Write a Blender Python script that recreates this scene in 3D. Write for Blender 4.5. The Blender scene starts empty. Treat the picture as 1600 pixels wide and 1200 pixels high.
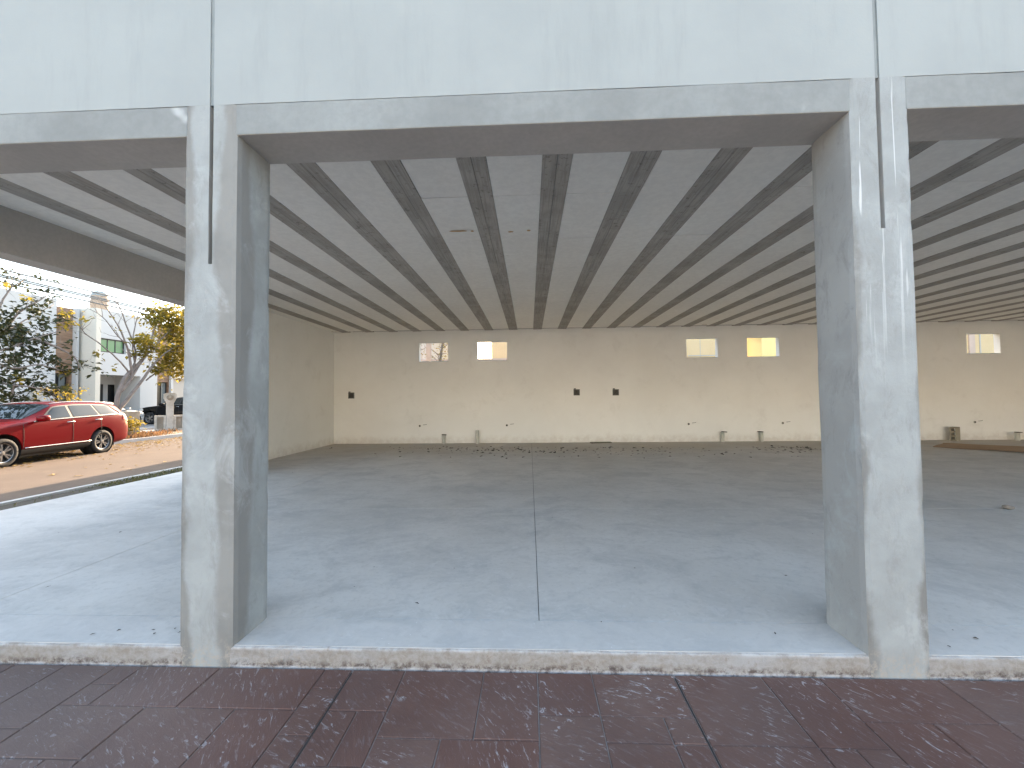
import bpy, bmesh, math, random
import numpy as np
from mathutils import Vector, Matrix, noise
random.seed(7)
R = math.radians
scene = bpy.context.scene
C = scene.collection

# ------------------------------------------------------------------ camera
F_PX, YAW, PITCH, ROLL = 648.2, 0.0419, 0.0303, 0.0111      # photo is 1600 x 1200
CAM = Vector((0, -2.359, 1.530))
_cy, _sy, _cp, _sp = math.cos(YAW), math.sin(YAW), math.cos(PITCH), math.sin(PITCH)
FW = Vector((-_sy*_cp, _cy*_cp, _sp)); _r = Vector((_cy, _sy, 0)); _u = _r.cross(FW)
RT = math.cos(ROLL)*_r - math.sin(ROLL)*_u; UP = math.sin(ROLL)*_r + math.cos(ROLL)*_u
cd = bpy.data.cameras.new('camera'); cam = bpy.data.objects.new('camera', cd); C.objects.link(cam)
m = Matrix.Identity(4)
for i in range(3): m[i][0], m[i][1], m[i][2], m[i][3] = RT[i], UP[i], -FW[i], CAM[i]
cam.matrix_world = m
cd.sensor_width = 36; cd.lens = F_PX/1600*36; cd.clip_start = .05; cd.clip_end = 2000
scene.camera = cam

# ------------------------------------------------------------------ sky, sun, exposure
SUN_EL, SUN_AZ = 20.0, -2.0            # azimuth from +Y towards +X
w = bpy.data.worlds.new('World'); scene.world = w; w.use_nodes = True
wn = w.node_tree.nodes; wl = w.node_tree.links
sky = wn.new('ShaderNodeTexSky'); sky.sky_type = 'NISHITA'; sky.sun_disc = False
sky.sun_elevation = R(SUN_EL); sky.sun_rotation = R(SUN_AZ)
sky.air_density = 1.0; sky.dust_density = 2.5; sky.ozone_density = 1.0
veil = wn.new('ShaderNodeMix'); veil.data_type = 'RGBA'; veil.blend_type = 'ADD'; veil.inputs[0].default_value = 1   # thin even high cloud over the clear sky
wl.new(sky.outputs[0], veil.inputs[6]); veil.inputs[7].default_value = (1.12, 1.36, 1.50, 1)
wl.new(veil.outputs[2], wn['Background'].inputs[0]); wn['Background'].inputs[1].default_value = 0.13
sl = bpy.data.lights.new('sun', 'SUN'); sl.energy = 4.2; sl.angle = R(.5); sl.color = (1, .76, .52)
sun = bpy.data.objects.new('sun', sl); C.objects.link(sun)
_d = Vector((math.sin(R(SUN_AZ))*math.cos(R(SUN_EL)), math.cos(R(SUN_AZ))*math.cos(R(SUN_EL)), math.sin(R(SUN_EL))))
sun.rotation_euler = _d.to_track_quat('Z', 'Y').to_euler(); sun.location = _d*60
vs = scene.view_settings
vs.view_transform = 'Standard'; vs.look = 'None'; vs.gamma = 1; vs.use_curve_mapping = False
vs.exposure = 2.26
scene.cycles.diffuse_bounces = 8; scene.cycles.max_bounces = 12

# ------------------------------------------------------------------ pixel of the photo -> point on a known plane
def ray(px, py): return FW + (px-800)/F_PX*RT + (600-py)/F_PX*UP
def on_x(px, py, x): d = ray(px, py); return CAM + d*((x-CAM.x)/d.x)
def on_y(px, py, y): d = ray(px, py); return CAM + d*((y-CAM.y)/d.y)
def on_z(px, py, z): d = ray(px, py); return CAM + d*((z-CAM.z)/d.z)

# ------------------------------------------------------------------ materials
class M:
    def __init__(s, name, rough=.8, spec=.5):
        s.m = bpy.data.materials.new(name); s.m.use_nodes = True
        s.t = s.m.node_tree; s.b = s.t.nodes['Principled BSDF']
        s.b.inputs['Roughness'].default_value = rough
        s.b.inputs['Specular IOR Level'].default_value = spec
        g = s.t.nodes.new('ShaderNodeNewGeometry'); s.pos = g.outputs['Position']; s.nrm = g.outputs['Normal']
        oi = s.t.nodes.new('ShaderNodeObjectInfo'); s.rnd = oi.outputs['Random']
    def set(s, sock, v):
        if isinstance(v, bpy.types.NodeSocket): s.t.links.new(v, sock)
        elif v is not None:
            if sock.type == 'RGBA' and len(v) == 3: v = (*v, 1)
            sock.default_value = v
    def mth(s, op, a, b=0., c=None, clamp=False):
        n = s.t.nodes.new('ShaderNodeMath'); n.operation = op; n.use_clamp = clamp
        s.set(n.inputs[0], a); s.set(n.inputs[1], b)
        if c is not None: s.set(n.inputs[2], c)
        return n.outputs[0]
    def scale(s, v, k, off=(0,0,0), rot=(0,0,0)):
        n = s.t.nodes.new('ShaderNodeMapping'); s.set(n.inputs[0], v)
        n.inputs['Scale'].default_value = k; n.inputs['Location'].default_value = off; n.inputs['Rotation'].default_value = rot
        return n.outputs[0]
    def noise(s, sc, detail=4, rough=.55, vec=None, dist=0.):
        n = s.t.nodes.new('ShaderNodeTexNoise'); s.set(n.inputs['Vector'], vec or s.pos)
        n.inputs['Scale'].default_value = sc; n.inputs['Detail'].default_value = detail
        n.inputs['Roughness'].default_value = rough; n.inputs['Distortion'].default_value = dist
        return n.outputs[0]
    def voronoi(s, sc, vec=None, feature='F1'):
        n = s.t.nodes.new('ShaderNodeTexVoronoi'); n.feature = feature; s.set(n.inputs['Vector'], vec or s.pos); n.inputs['Scale'].default_value = sc
        return n.outputs[0]
    def mapr(s, v, a, b, c=0., d=1.):
        n = s.t.nodes.new('ShaderNodeMapRange'); n.clamp = True; n.interpolation_type = 'SMOOTHSTEP'
        s.set(n.inputs[0], v)
        for i, x in enumerate((a, b, c, d)): n.inputs[i+1].default_value = x
        return n.outputs[0]
    def mix(s, f, a, b, blend='MIX'):
        n = s.t.nodes.new('ShaderNodeMix'); n.data_type = 'RGBA'; n.blend_type = blend
        s.set(n.inputs[0], f); s.set(n.inputs[6], a); s.set(n.inputs[7], b); return n.outputs[2]
    def sep(s, v):
        n = s.t.nodes.new('ShaderNodeSeparateXYZ'); s.set(n.inputs[0], v); return n.outputs
    def comb(s, x, y, z):
        n = s.t.nodes.new('ShaderNodeCombineXYZ'); s.set(n.inputs[0], x); s.set(n.inputs[1], y); s.set(n.inputs[2], z); return n.outputs[0]
    def col(s, v): s.set(s.b.inputs['Base Color'], v); return s
    def rough(s, v): s.set(s.b.inputs['Roughness'], v); return s
    def bump(s, h, strength=.3, dist=.01):
        n = s.t.nodes.new('ShaderNodeBump'); n.inputs['Strength'].default_value = strength; n.inputs['Distance'].default_value = dist
        s.set(n.inputs['Height'], h); s.t.links.new(n.outputs[0], s.b.inputs['Normal']); return s

def mottled(name, c1, c2, sc=1.5, rough=.85, fine=40, bump=.15, spots=None, spec=.3):
    k = M(name, rough, spec)
    f = k.mapr(k.noise(sc, 6, .62), .32, .70)
    c = k.mix(f, c1, c2)
    g = k.noise(fine, 5, .65)
    c = k.mix(k.mapr(g, .35, .65, 0, .22), c, tuple(x*.72 for x in c1))
    if spots: c = k.mix(k.mapr(k.noise(spots[1], 3, .5), spots[2], spots[2]+.05), c, spots[0])
    k.col(c); k.bump(g, bump, .004)
    return k.m
def plain(name, c, rough=.5, metal=0., spec=.5, var=.12):
    k = M(name, rough, spec); k.b.inputs['Metallic'].default_value = metal
    k.col(k.mix(k.mapr(k.noise(9, 4, .6), .35, .65), c, tuple(x*(1-var) for x in c)))
    return k.m

def column_mat(name, cx, seed, drips=False, light_w=.09, inner_from=.12, side=(.25, .245, .23)):
    k = M(name, .82, .3); x, y, z = k.sep(k.pos)
    off = k.scale(k.pos, (1, 1, 1), (seed, seed*2, 0))
    n1 = k.noise(2.4, 3, .5, k.scale(off, (1, 1, .6)))
    n2 = k.noise(1.1, 5, .6, off)
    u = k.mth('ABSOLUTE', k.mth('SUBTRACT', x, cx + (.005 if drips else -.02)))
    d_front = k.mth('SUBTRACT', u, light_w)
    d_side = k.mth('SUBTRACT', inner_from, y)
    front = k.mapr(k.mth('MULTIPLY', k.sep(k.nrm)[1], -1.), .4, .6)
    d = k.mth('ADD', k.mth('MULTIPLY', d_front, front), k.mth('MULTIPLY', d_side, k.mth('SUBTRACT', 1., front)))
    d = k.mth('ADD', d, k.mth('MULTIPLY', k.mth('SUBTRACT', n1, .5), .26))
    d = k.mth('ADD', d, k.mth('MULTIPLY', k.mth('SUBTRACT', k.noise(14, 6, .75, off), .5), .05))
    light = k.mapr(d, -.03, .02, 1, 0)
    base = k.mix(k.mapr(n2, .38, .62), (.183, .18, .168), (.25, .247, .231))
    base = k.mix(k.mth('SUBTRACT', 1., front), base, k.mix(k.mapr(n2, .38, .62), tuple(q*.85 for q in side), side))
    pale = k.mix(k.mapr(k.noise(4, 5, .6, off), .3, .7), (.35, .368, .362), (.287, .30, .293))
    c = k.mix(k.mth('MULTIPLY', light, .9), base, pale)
    c = k.mix(k.mapr(k.noise(9, 7, .78, k.scale(off, (1, 1, .45)), .5), .50, .70, 0, .5), c, (.215, .212, .20))
    c = k.mix(k.mapr(k.noise(3.5, 6, .7, k.scale(off, (1, 1, .8), (7, 3, 1)), .6), .54, .68, 0, .45), c, (.415, .43, .425))
    if drips:
        dn = k.noise(9, 3, .5, k.scale(off, (3.4, 3.4, .12)), .4)
        c = k.mix(k.mth('MULTIPLY', k.mapr(dn, .60, .66), k.mth('MULTIPLY', front, k.mapr(z, 1.5, 2.6, 0, .8))), c, (.62, .63, .63))
    sp = k.noise(26, 7, .8)
    c = k.mix(k.mth('MULTIPLY', k.mapr(z, .03, .20, .8, 0), k.mapr(sp, .45, .62)), c, (.36, .315, .265))
    k.col(c); k.bump(k.mth('ADD', k.mth('ADD', k.noise(45, 6, .8), k.mth('MULTIPLY', k.mapr(k.voronoi(38), .05, .12, 1, 0), -.6)), k.mth('MULTIPLY', light, .4)), .4, .005)
    return k.m

def floor_mat():
    k = M('floor_concrete', .65, .25); x, y, z = k.sep(k.pos)
    a = k.noise(.55, 6, .6); b = k.noise(2.2, 8, .72, k.scale(k.pos, (.8, 1.1, 1)), .5); f = k.noise(18, 8, .8, None, .4)
    c = k.mix(k.mapr(a, .35, .65), (.47, .455, .43), (.545, .53, .505))
    c = k.mix(k.mapr(b, .45, .68, 0, .7), c, (.385, .38, .37))
    c = k.mix(k.mapr(k.noise(1.4, 6, .7, k.scale(k.pos, (1, 1, 1), (5, 9, 0)), .6), .52, .70, 0, .5), c, (.36, .36, .36))
    c = k.mix(k.mapr(f, .48, .68, 0, .55), c, (.365, .355, .34))
    c = k.mix(k.mapr(k.noise(8, 7, .78, k.scale(k.pos, (1, 1, 1), (2, 7, 0)), .8), .50, .66, 0, .4), c, (.57, .56, .54))
    c = k.mix(k.mapr(k.noise(5, 8, .8, k.scale(k.pos, (.8, 1.3, 1)), .5), .60, .72, 0, .5), c, (.60, .61, .62))
    dust = k.mth('MULTIPLY', k.mapr(y, 7.2, 9.4), k.mapr(k.noise(.8, 4, .6), .3, .6, .35, 1))
    c = k.mix(k.mth('MULTIPLY', dust, .8), c, (.44, .395, .33))
    c = k.mix(k.mth('MULTIPLY', k.mapr(k.mth('ADD', y, k.mth('MULTIPLY', a, .5)), .45, .62, 1, 0), .28), c, (.52, .50, .485))
    sp = k.voronoi(17, k.scale(k.pos, (1, 1, 1)))
    c = k.mix(k.mth('MULTIPLY', k.mapr(sp, .035, .06, 1, 0), k.mapr(k.noise(3), .5, .6)), c, (.72, .72, .70))
    k.col(c); k.rough(k.mapr(b, .3, .7, .55, .75)); k.bump(k.mth('ADD', f, k.mth('MULTIPLY', b, .5)), .15, .004)
    return k.m

def tile_mat():
    k = M('stamped_concrete_brown', .72, .2)
    v = k.pos
    r = k.rnd
    a = k.noise(1.3, 5, .6); x = k.sep(v)[0]
    c = k.mix(k.mapr(a, .35, .65), (.132, .073, .058), (.158, .102, .086))
    c = k.mix(k.mapr(r, 0, 1, 0, .55), c, (.120, .058, .046))
    c = k.mix(k.mapr(k.mth('ADD', x, k.mth('MULTIPLY', a, 1.2)), -2.2, -.4, .65, 0), c, (.185, .150, .137))
    # slate cleft streaks and pale scuffs, a different direction on each tile
    rot = k.t.nodes.new('ShaderNodeVectorRotate'); rot.rotation_type = 'Z_AXIS'; k.set(rot.inputs['Vector'], v); k.set(rot.inputs['Angle'], k.mapr(r, 0, 1, .35, 1.2))
    st = k.scale(rot.outputs[0], (1, 4.2, 1))
    s1 = k.noise(13, 7, .76, st, .7); s2 = k.noise(3.1, 5, .6, rot.outputs[0], .3)
    c = k.mix(k.mapr(s1, .50, .68, 0, .40), c, (.27, .24, .24))
    sc = k.mth('MULTIPLY', k.mapr(s1, .57, .64), k.mapr(s2, .46, .60))
    c = k.mix(k.mth('MULTIPLY', sc, .8), c, (.40, .38, .39))
    c = k.mix(k.mth('MULTIPLY', k.mapr(k.noise(16, 4, .6, k.scale(rot.outputs[0], (1, 1.9, 1)), 1.2), .61, .67), k.mth('MULTIPLY', k.mapr(k.noise(2.2, 3, .5, None, .4), .48, .62, 0, .9), k.mapr(k.mth('ABSOLUTE', k.mth('SUBTRACT', x, .1)), .8, 2.4, 1, .45))), c, (.42, .40, .42))
    c = k.mix(k.mapr(k.noise(.9, 5, .6, k.scale(k.pos, (1, 1, 1), (4, 2, 0))), .35, .65, .35, 0), c, (.075, .048, .044))
    c = k.mix(k.mapr(k.voronoi(23), .03, .05, .45, 0), c, (.40, .37, .36))
    k.col(c); k.rough(k.mapr(s1, .4, .6, .62, .80)); k.bump(k.mth('ADD', s1, k.mth('MULTIPLY', s2, .8)), .6, .006)
    return k.m

def wall_mat():
    k = M('offwhite_interior_paint', .75, .3); z = k.sep(k.pos)[2]
    c = k.mix(k.mapr(k.noise(.6, 6, .65), .35, .65), (.85, .842, .80), (.81, .80, .755))
    c = k.mix(k.mapr(k.noise(1.7, 7, .72, k.scale(k.pos, (1, 1, 1), (3, 1, 8)), .4), .54, .72, 0, .4), c, (.70, .685, .635))
    n = k.noise(5, 6, .75)
    c = k.mix(k.mth('MULTIPLY', k.mapr(k.mth('ADD', z, k.mth('MULTIPLY', n, -.35)), -.06, .22, .55, 0), k.mapr(n, .3, .6, .4, 1)), c, (.55, .50, .43))
    c = k.mix(k.mth('MULTIPLY', k.mapr(k.noise(14, 5, .7, k.scale(k.pos, (2.2, 2.2, .6))), .66, .72, 0, .35), k.mapr(z, .4, 2.2, 1, .2)), c, (.58, .55, .50))
    k.col(c); k.bump(k.noise(30, 6, .7), .15, .004); return k.m

def kerb_mat():
    k = M('rough_kerb_concrete', .92, .2); x, y, z = k.sep(k.pos)
    f = k.noise(24, 7, .8, None, .5); g = k.noise(3.5, 5, .65)
    c = k.mix(k.mapr(f, .38, .62), (.262, .232, .198), (.33, .307, .28))
    c = k.mix(k.mapr(k.noise(2.3, 7, .75, k.scale(k.pos, (.6, 1, 1.6))), .45, .66, 0, .75), c, (.375, .367, .36))
    c = k.mix(k.mapr(k.noise(11, 6, .8), .56, .70, 0, .7), c, (.22, .17, .13))
    c = k.mix(k.mth('MULTIPLY', k.mapr(k.mth('ADD', z, k.mth('MULTIPLY', k.noise(3.5, 5, .7), -.07)), -.022, .016, 1, 0), k.mapr(k.noise(19, 6, .8), .42, .60)), c, (.11, .085, .075))
    nz = k.noise(7, 6, .75)
    c = k.mix(k.mth('MULTIPLY', k.mapr(z, .002, .014, .8, 0), k.mapr(nz, .40, .60)), c, (.50, .49, .50))
    c = k.mix(k.mth('MULTIPLY', k.mapr(z, .085, .109, 0, .8), k.mapr(nz, .38, .62)), c, (.48, .485, .49))
    k.col(c); k.bump(f, .8, .01)
    return k.m

def facade_mat():
    k = M('white_facade_paint', .7, .3); z = k.sep(k.pos)[2]
    a = k.noise(.9, 5, .6)
    c = k.mix(k.mapr(a, .35, .65), (.335, .353, .343), (.307, .325, .318))
    c = k.mix(k.mapr(k.noise(3, 5, .7, k.scale(k.pos, (1.8, 1, .25))), .50, .72, 0, .5), c, (.275, .292, .283))
    k.col(c); k.bump(k.noise(70, 4, .6), .12, .003); return k.m

def joist_mat():
    k = M('grey_joist_concrete', .85, .25)
    l = k.noise(5, 4, .6, k.scale(k.pos, (14, .35, 1))); a = k.noise(1.7, 5, .65)
    c = k.mix(k.mapr(a, .35, .65), (.37, .34, .30), (.47, .435, .39))
    c = k.mix(k.mapr(l, .45, .62, 0, .5), c, (.25, .23, .205))
    c = k.mix(k.mapr(k.noise(16, 4, .65), .58, .68, 0, .6), c, (.17, .155, .135))
    k.col(c); k.bump(l, .3, .004); return k.m

def timber_mat():
    k = M('horizontal_timber_cladding', .6, .4); x, y, z = k.sep(k.pos)
    pl = k.mth('FLOOR', k.mth('MULTIPLY', z, 7.5)); fr = k.mth('FRACT', k.mth('MULTIPLY', z, 7.5))
    n = k.noise(1, 0, .5, k.comb(0., 0., k.mth('MULTIPLY', pl, 7.31)))
    g = k.noise(6, 4, .6, k.scale(k.pos, (1, .5, 9)))
    c = k.mix(k.mapr(n, .3, .7), (.21, .125, .075), (.33, .21, .135))
    c = k.mix(k.mapr(g, .4, .65, 0, .5), c, (.15, .085, .05))
    c = k.mix(k.mapr(fr, .02, .07, .8, 0), c, (.06, .035, .022))
    k.col(c); k.bump(fr, .3, .01); return k.m

def leaf_mat(name, c1, c2, c3, trans=.5, warm=None):
    k = M(name, .5, .35); v = k.noise(1.6, 3, .6); v2 = k.noise(11, 2, .5)
    c = k.mix(k.mapr(v, .35, .65), c1, c2); c = k.mix(k.mapr(v2, .52, .70), c, c3); k.col(c)
    tr = k.t.nodes.new('ShaderNodeBsdfTranslucent'); k.set(tr.inputs[0], k.mix(.6, c, warm or c3))
    mx = k.t.nodes.new('ShaderNodeMixShader'); mx.inputs[0].default_value = trans
    k.t.links.new(k.b.outputs[0], mx.inputs[1]); k.t.links.new(tr.outputs[0], mx.inputs[2])
    k.t.links.new(mx.outputs[0], k.t.nodes['Material Output'].inputs[0]); return k.m

def asphalt_mat():
    k = M('asphalt', .9, .25); f = k.noise(60, 4, .7); a = k.noise(.7, 5, .6)
    c = k.mix(k.mapr(a, .35, .65), (.118, .084, .061), (.145, .104, .076)); c = k.mix(k.mapr(f, .4, .65, 0, .5), c, (.08, .064, .054))
    c = k.mix(k.mapr(k.noise(1.8, 5, .7), .58, .70, 0, .6), c, (.20, .145, .095))
    k.col(c); k.bump(f, .5, .01); return k.m

def glass_mat(name, c, rough=.04):
    k = M(name, rough, .4); k.col(c); return k.m
def paint_mat(name, c, coat=.22):
    k = M(name, .30, .08)
    k.col(k.mix(k.mapr(k.noise(350, 2), .4, .6), c, tuple(x*.8 for x in c)))
    k.b.inputs['Coat Weight'].default_value = coat; k.b.inputs['Coat Roughness'].default_value = .03
    return k.m

MT = dict(
    facade=facade_mat(), joist=joist_mat(), floor=floor_mat(), tile=tile_mat(), kerb=kerb_mat(), timber=timber_mat(), asphalt=asphalt_mat(),
    soffit=mottled('lightened_soffit_concrete', (.44, .415, .38), (.52, .49, .45), 1.2, .85, 30),  # set lighter than the beam face to stand in for bounced light
    beam=mottled('beam_face_plaster', (.225, .233, .226), (.288, .301, .293), 1.3, .82, 16, .3, ((.44, .45, .445), 2.3, .66)),
    panel=mottled('white_ceiling_board', (.86, .825, .765), (.90, .87, .81), .8, .8, 14, .1, ((.50, .42, .32), 2.1, .745)),
    wall=wall_mat(),
    groove=plain('groove_grey', (.30, .31, .31), .8), groove_lt=plain('pale_channel', (.24, .26, .255), .6),
    gap=plain('dark_joint_filler', (.13, .125, .12), .9), joint=mottled('pale_joint_mortar', (.12, .095, .088), (.34, .31, .30), 1.3, .9, 20),
    conc=mottled('grey_concrete', (.36, .355, .345), (.45, .44, .425), .8, .88, 30),
    roadconc=mottled('pale_kerb_concrete', (.42, .41, .40), (.52, .51, .49), 1.1, .9, 30),
    sidewalk=mottled('sidewalk_concrete', (.30, .28, .26), (.38, .355, .33), .7, .9, 30),
    darksoil=mottled('dark_damp_soil', (.055, .048, .038), (.085, .075, .058), 2, .95, 25, .5),
    ground=mottled('dry_earth', (.19, .145, .10), (.25, .20, .14), .25, .95, 6, .4),
    white=mottled('white_house_render', (.53, .53, .52), (.495, .495, .485), .4, .8, 30, .1),
    cream=mottled('cream_house_render', (.64, .60, .52), (.60, .56, .48), .4, .8, 30, .1),
    gold=mottled('golden_cream_render', (.66, .50, .29), (.62, .46, .26), .4, .8, 30, .1),
    yellow=mottled('yellow_house_render', (.85, .66, .30), (.82, .63, .28), .4, .8, 30, .1),
    beige=mottled('beige_house_render', (.48, .45, .40), (.42, .39, .35), .5, .85, 30),
    pink=mottled('pink_post_render', (.60, .45, .36), (.52, .39, .31), .9, .85, 30),
    darkglass=glass_mat('dark_window_glass', (.018, .02, .022)), greyglass=glass_mat('grey_curtained_glass', (.16, .18, .18), .1),
    greenglass=glass_mat('green_window_glass', (.15, .27, .13), .10),
    frame=plain('black_window_frame', (.02, .02, .02), .4), tank=plain('tan_water_tank', (.42, .31, .22), .6), tankcap=plain('grey_tank_cap', (.28, .31, .30), .6),
    red=paint_mat('red_car_paint', (.16, .0015, .004)), black=paint_mat('black_car_paint', (.008, .008, .009)), silver=paint_mat('pale_car_paint', (.34, .36, .37)),
    carglass=glass_mat('tinted_car_glass', (.018, .024, .024), .02), plastic=plain('black_plastic', (.02, .02, .02), .55), rubber=plain('tyre_rubber', (.018, .018, .018), .8),
    chrome=plain('chrome_trim', (.55, .55, .54), .25, 1.), rim=plain('alloy_rim', (.33, .33, .33), .35, .9), rimdark=plain('rim_black', (.02, .02, .02), .4),
    lampred=plain('red_lamp_lens', (.45, .02, .015), .15), lampclear=plain('clear_lamp_lens', (.7, .7, .68), .1),
    leafdark=leaf_mat('dark_green_leaf', (.016, .026, .012), (.026, .038, .015), (.075, .07, .02), .22, (.12, .12, .025)),
    leafyellow=leaf_mat('yellow_green_leaf', (.075, .095, .022), (.13, .115, .022), (.28, .18, .03), .6, (.42, .30, .04)),
    leafgold=leaf_mat('gold_leaf', (.27, .20, .03), (.20, .17, .03), (.34, .22, .04), .55, (.46, .36, .05)),
    dryleaf=leaf_mat('dry_brown_leaf', (.10, .065, .035), (.14, .085, .04), (.24, .15, .07), .2),
    darkdebris=plain('dark_leaf_debris', (.055, .045, .035), .9), roadleaf=leaf_mat('dry_yellow_leaf', (.34, .22, .06), (.25, .15, .05), (.45, .34, .16), .3),
    grass=leaf_mat('grass_blade', (.06, .085, .025), (.09, .10, .03), (.16, .13, .05), .3), drygrass=leaf_mat('dry_grass', (.22, .11, .05), (.16, .09, .045), (.30, .17, .08), .3),
    bark=mottled('grey_brown_bark', (.20, .165, .14), (.30, .255, .225), 5, .9, 40, .6), pvc=plain('off_white_pvc', (.55, .54, .47), .5), hole=plain('hole_black', (.004, .004, .004), 1.),
    steelbox=plain('galvanised_box', (.17, .17, .155), .5, .3), card=mottled('brown_cardboard', (.36, .25, .16), (.31, .215, .14), 2, .9, 30),
    block=mottled('tan_cement_block', (.37, .335, .26), (.32, .29, .225), 3, .95, 50, .6), board=mottled('grey_green_board', (.13, .13, .09), (.17, .165, .115), 3, .9, 40),
    pillar=mottled('weathered_white_stone', (.60, .56, .50), (.40, .36, .30), 2.5, .9, 25, .4), stonewall=mottled('weathered_grey_wall', (.30, .26, .21), (.40, .36, .30), 2, .95, 20, .5),
    boxback=plain('box_inner_grey', (.075, .075, .065), .7), bright=mottled('bounce_white_render', (.80, .80, .78), (.77, .77, .75), .4, .8, 30, .1),  # bright: high white so the added facing houses bounce more light
    jointdark=plain('saw_cut_dark', (.045, .036, .033), .95), cable=plain('grey_cable', (.25, .25, .24), .6), stain=plain('rust_stain', (.62, .40, .20), .9), rubble=plain('broken_mortar', (.26, .225, .19), .95),
)
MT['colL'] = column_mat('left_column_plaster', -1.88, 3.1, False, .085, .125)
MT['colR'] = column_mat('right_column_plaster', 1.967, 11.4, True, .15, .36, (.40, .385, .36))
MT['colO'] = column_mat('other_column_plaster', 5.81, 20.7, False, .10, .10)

# ------------------------------------------------------------------ mesh helpers
def tag(o, label=None, cat=None, group=None, kind=None):
    for k, v in (('label', label), ('category', cat), ('group', group), ('kind', kind)):
        if v: o[k] = v
    return o
def link(name, me, mat, parent=None, loc=None, smooth=False):
    o = bpy.data.objects.new(name, me); C.objects.link(o)
    if mat is not None and not me.materials: me.materials.append(mat)
    if loc is not None: o.location = loc
    if smooth:
        for p in me.polygons: p.use_smooth = True
    if parent is not None:
        o.parent = parent; o.matrix_parent_inverse = parent.matrix_basis.inverted()
    return o
def done(name, bm, mat, parent=None, loc=None, smooth=False):
    me = bpy.data.meshes.new(name); bmesh.ops.recalc_face_normals(bm, faces=bm.faces); bm.to_mesh(me); bm.free()
    return link(name, me, mat, parent, loc, smooth)
def raw(name, V, Fc, mat, parent=None, loc=None, smooth=False):
    me = bpy.data.meshes.new(name); me.from_pydata([tuple(v) for v in V], [], Fc); me.update()
    return link(name, me, mat, parent, loc, smooth)
def thing(name, label, cat, loc=(0,0,0), rz=0, group=None):
    o = bpy.data.objects.new(name, None); C.objects.link(o); o.location = loc; o.rotation_euler = (0, 0, rz); o.empty_display_size = .1
    tag(o, label, cat, group); return o
def abox(bm, lo, hi, bevel=0.):
    lo, hi = Vector(lo), Vector(hi)
    r = bmesh.ops.create_cube(bm, size=1, matrix=Matrix.Translation((lo+hi)/2) @ Matrix.Diagonal((*(hi-lo), 1)))
    if bevel:
        bmesh.ops.bevel(bm, geom=list({e for v in r['verts'] for e in v.link_edges}), offset=bevel, segments=2, affect='EDGES', profile=.5)
def box(name, lo, hi, mat, parent=None, bevel=0., loc=None):
    bm = bmesh.new(); abox(bm, lo, hi, bevel); return done(name, bm, mat, parent, loc)
def wob(p, a, f=3.):
    q = Vector(p)*f; n = noise.noise_vector(q) + .5*noise.noise_vector(q*3.1); return Vector(p) + n*a
def rough_box(name, lo, hi, mat, parent=None, step=.06, amp=.003, f=3., bevel=.006):
    bm = bmesh.new(); lo, hi = Vector(lo), Vector(hi); abox(bm, lo, hi, bevel)
    for ax in range(3):
        n = min(90, int((hi[ax]-lo[ax])/step))
        for i in range(1, n):
            co = lo.copy(); co[ax] += (hi[ax]-lo[ax])*i/n; no = Vector((0,0,0)); no[ax] = 1
            bmesh.ops.bisect_plane(bm, geom=bm.verts[:]+bm.edges[:]+bm.faces[:], plane_co=co, plane_no=no)
    for v in bm.verts: v.co = wob(v.co, amp, f)
    return done(name, bm, mat, parent)
def tube(bm, pts, rad, seg=8, cap=True):
    pts = [Vector(p) for p in pts]; rings = []
    for i, p in enumerate(pts):
        d = (pts[min(i+1, len(pts)-1)] - pts[max(i-1, 0)]).normalized()
        a = d.orthogonal().normalized() if i == 0 else (rings[-1][1] - d*rings[-1][1].dot(d)).normalized()
        b = d.cross(a); r = rad[i] if hasattr(rad, '__len__') else rad
        rings.append(([bm.verts.new(p + (a*math.cos(t) + b*math.sin(t))*r) for t in [2*math.pi*k/seg for k in range(seg)]], a))
    for (A, _), (B, _) in zip(rings, rings[1:]):
        for k in range(seg): bm.faces.new((A[k], A[(k+1) % seg], B[(k+1) % seg], B[k]))
    if cap:
        bm.faces.new(rings[0][0][::-1]); bm.faces.new(rings[-1][0])
def lathe(bm, prof, mat4=None, seg=32, close=False):
    rings = []
    for r, z in prof:
        rings.append([bm.verts.new((mat4 or Matrix()) @ Vector((r*math.cos(2*math.pi*k/seg), r*math.sin(2*math.pi*k/seg), z))) for k in range(seg)])
    for A, B in zip(rings, rings[1:] + ([rings[0]] if close else [])):
        for k in range(seg): bm.faces.new((A[k], A[(k+1) % seg], B[(k+1) % seg], B[k]))
    return rings
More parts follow.
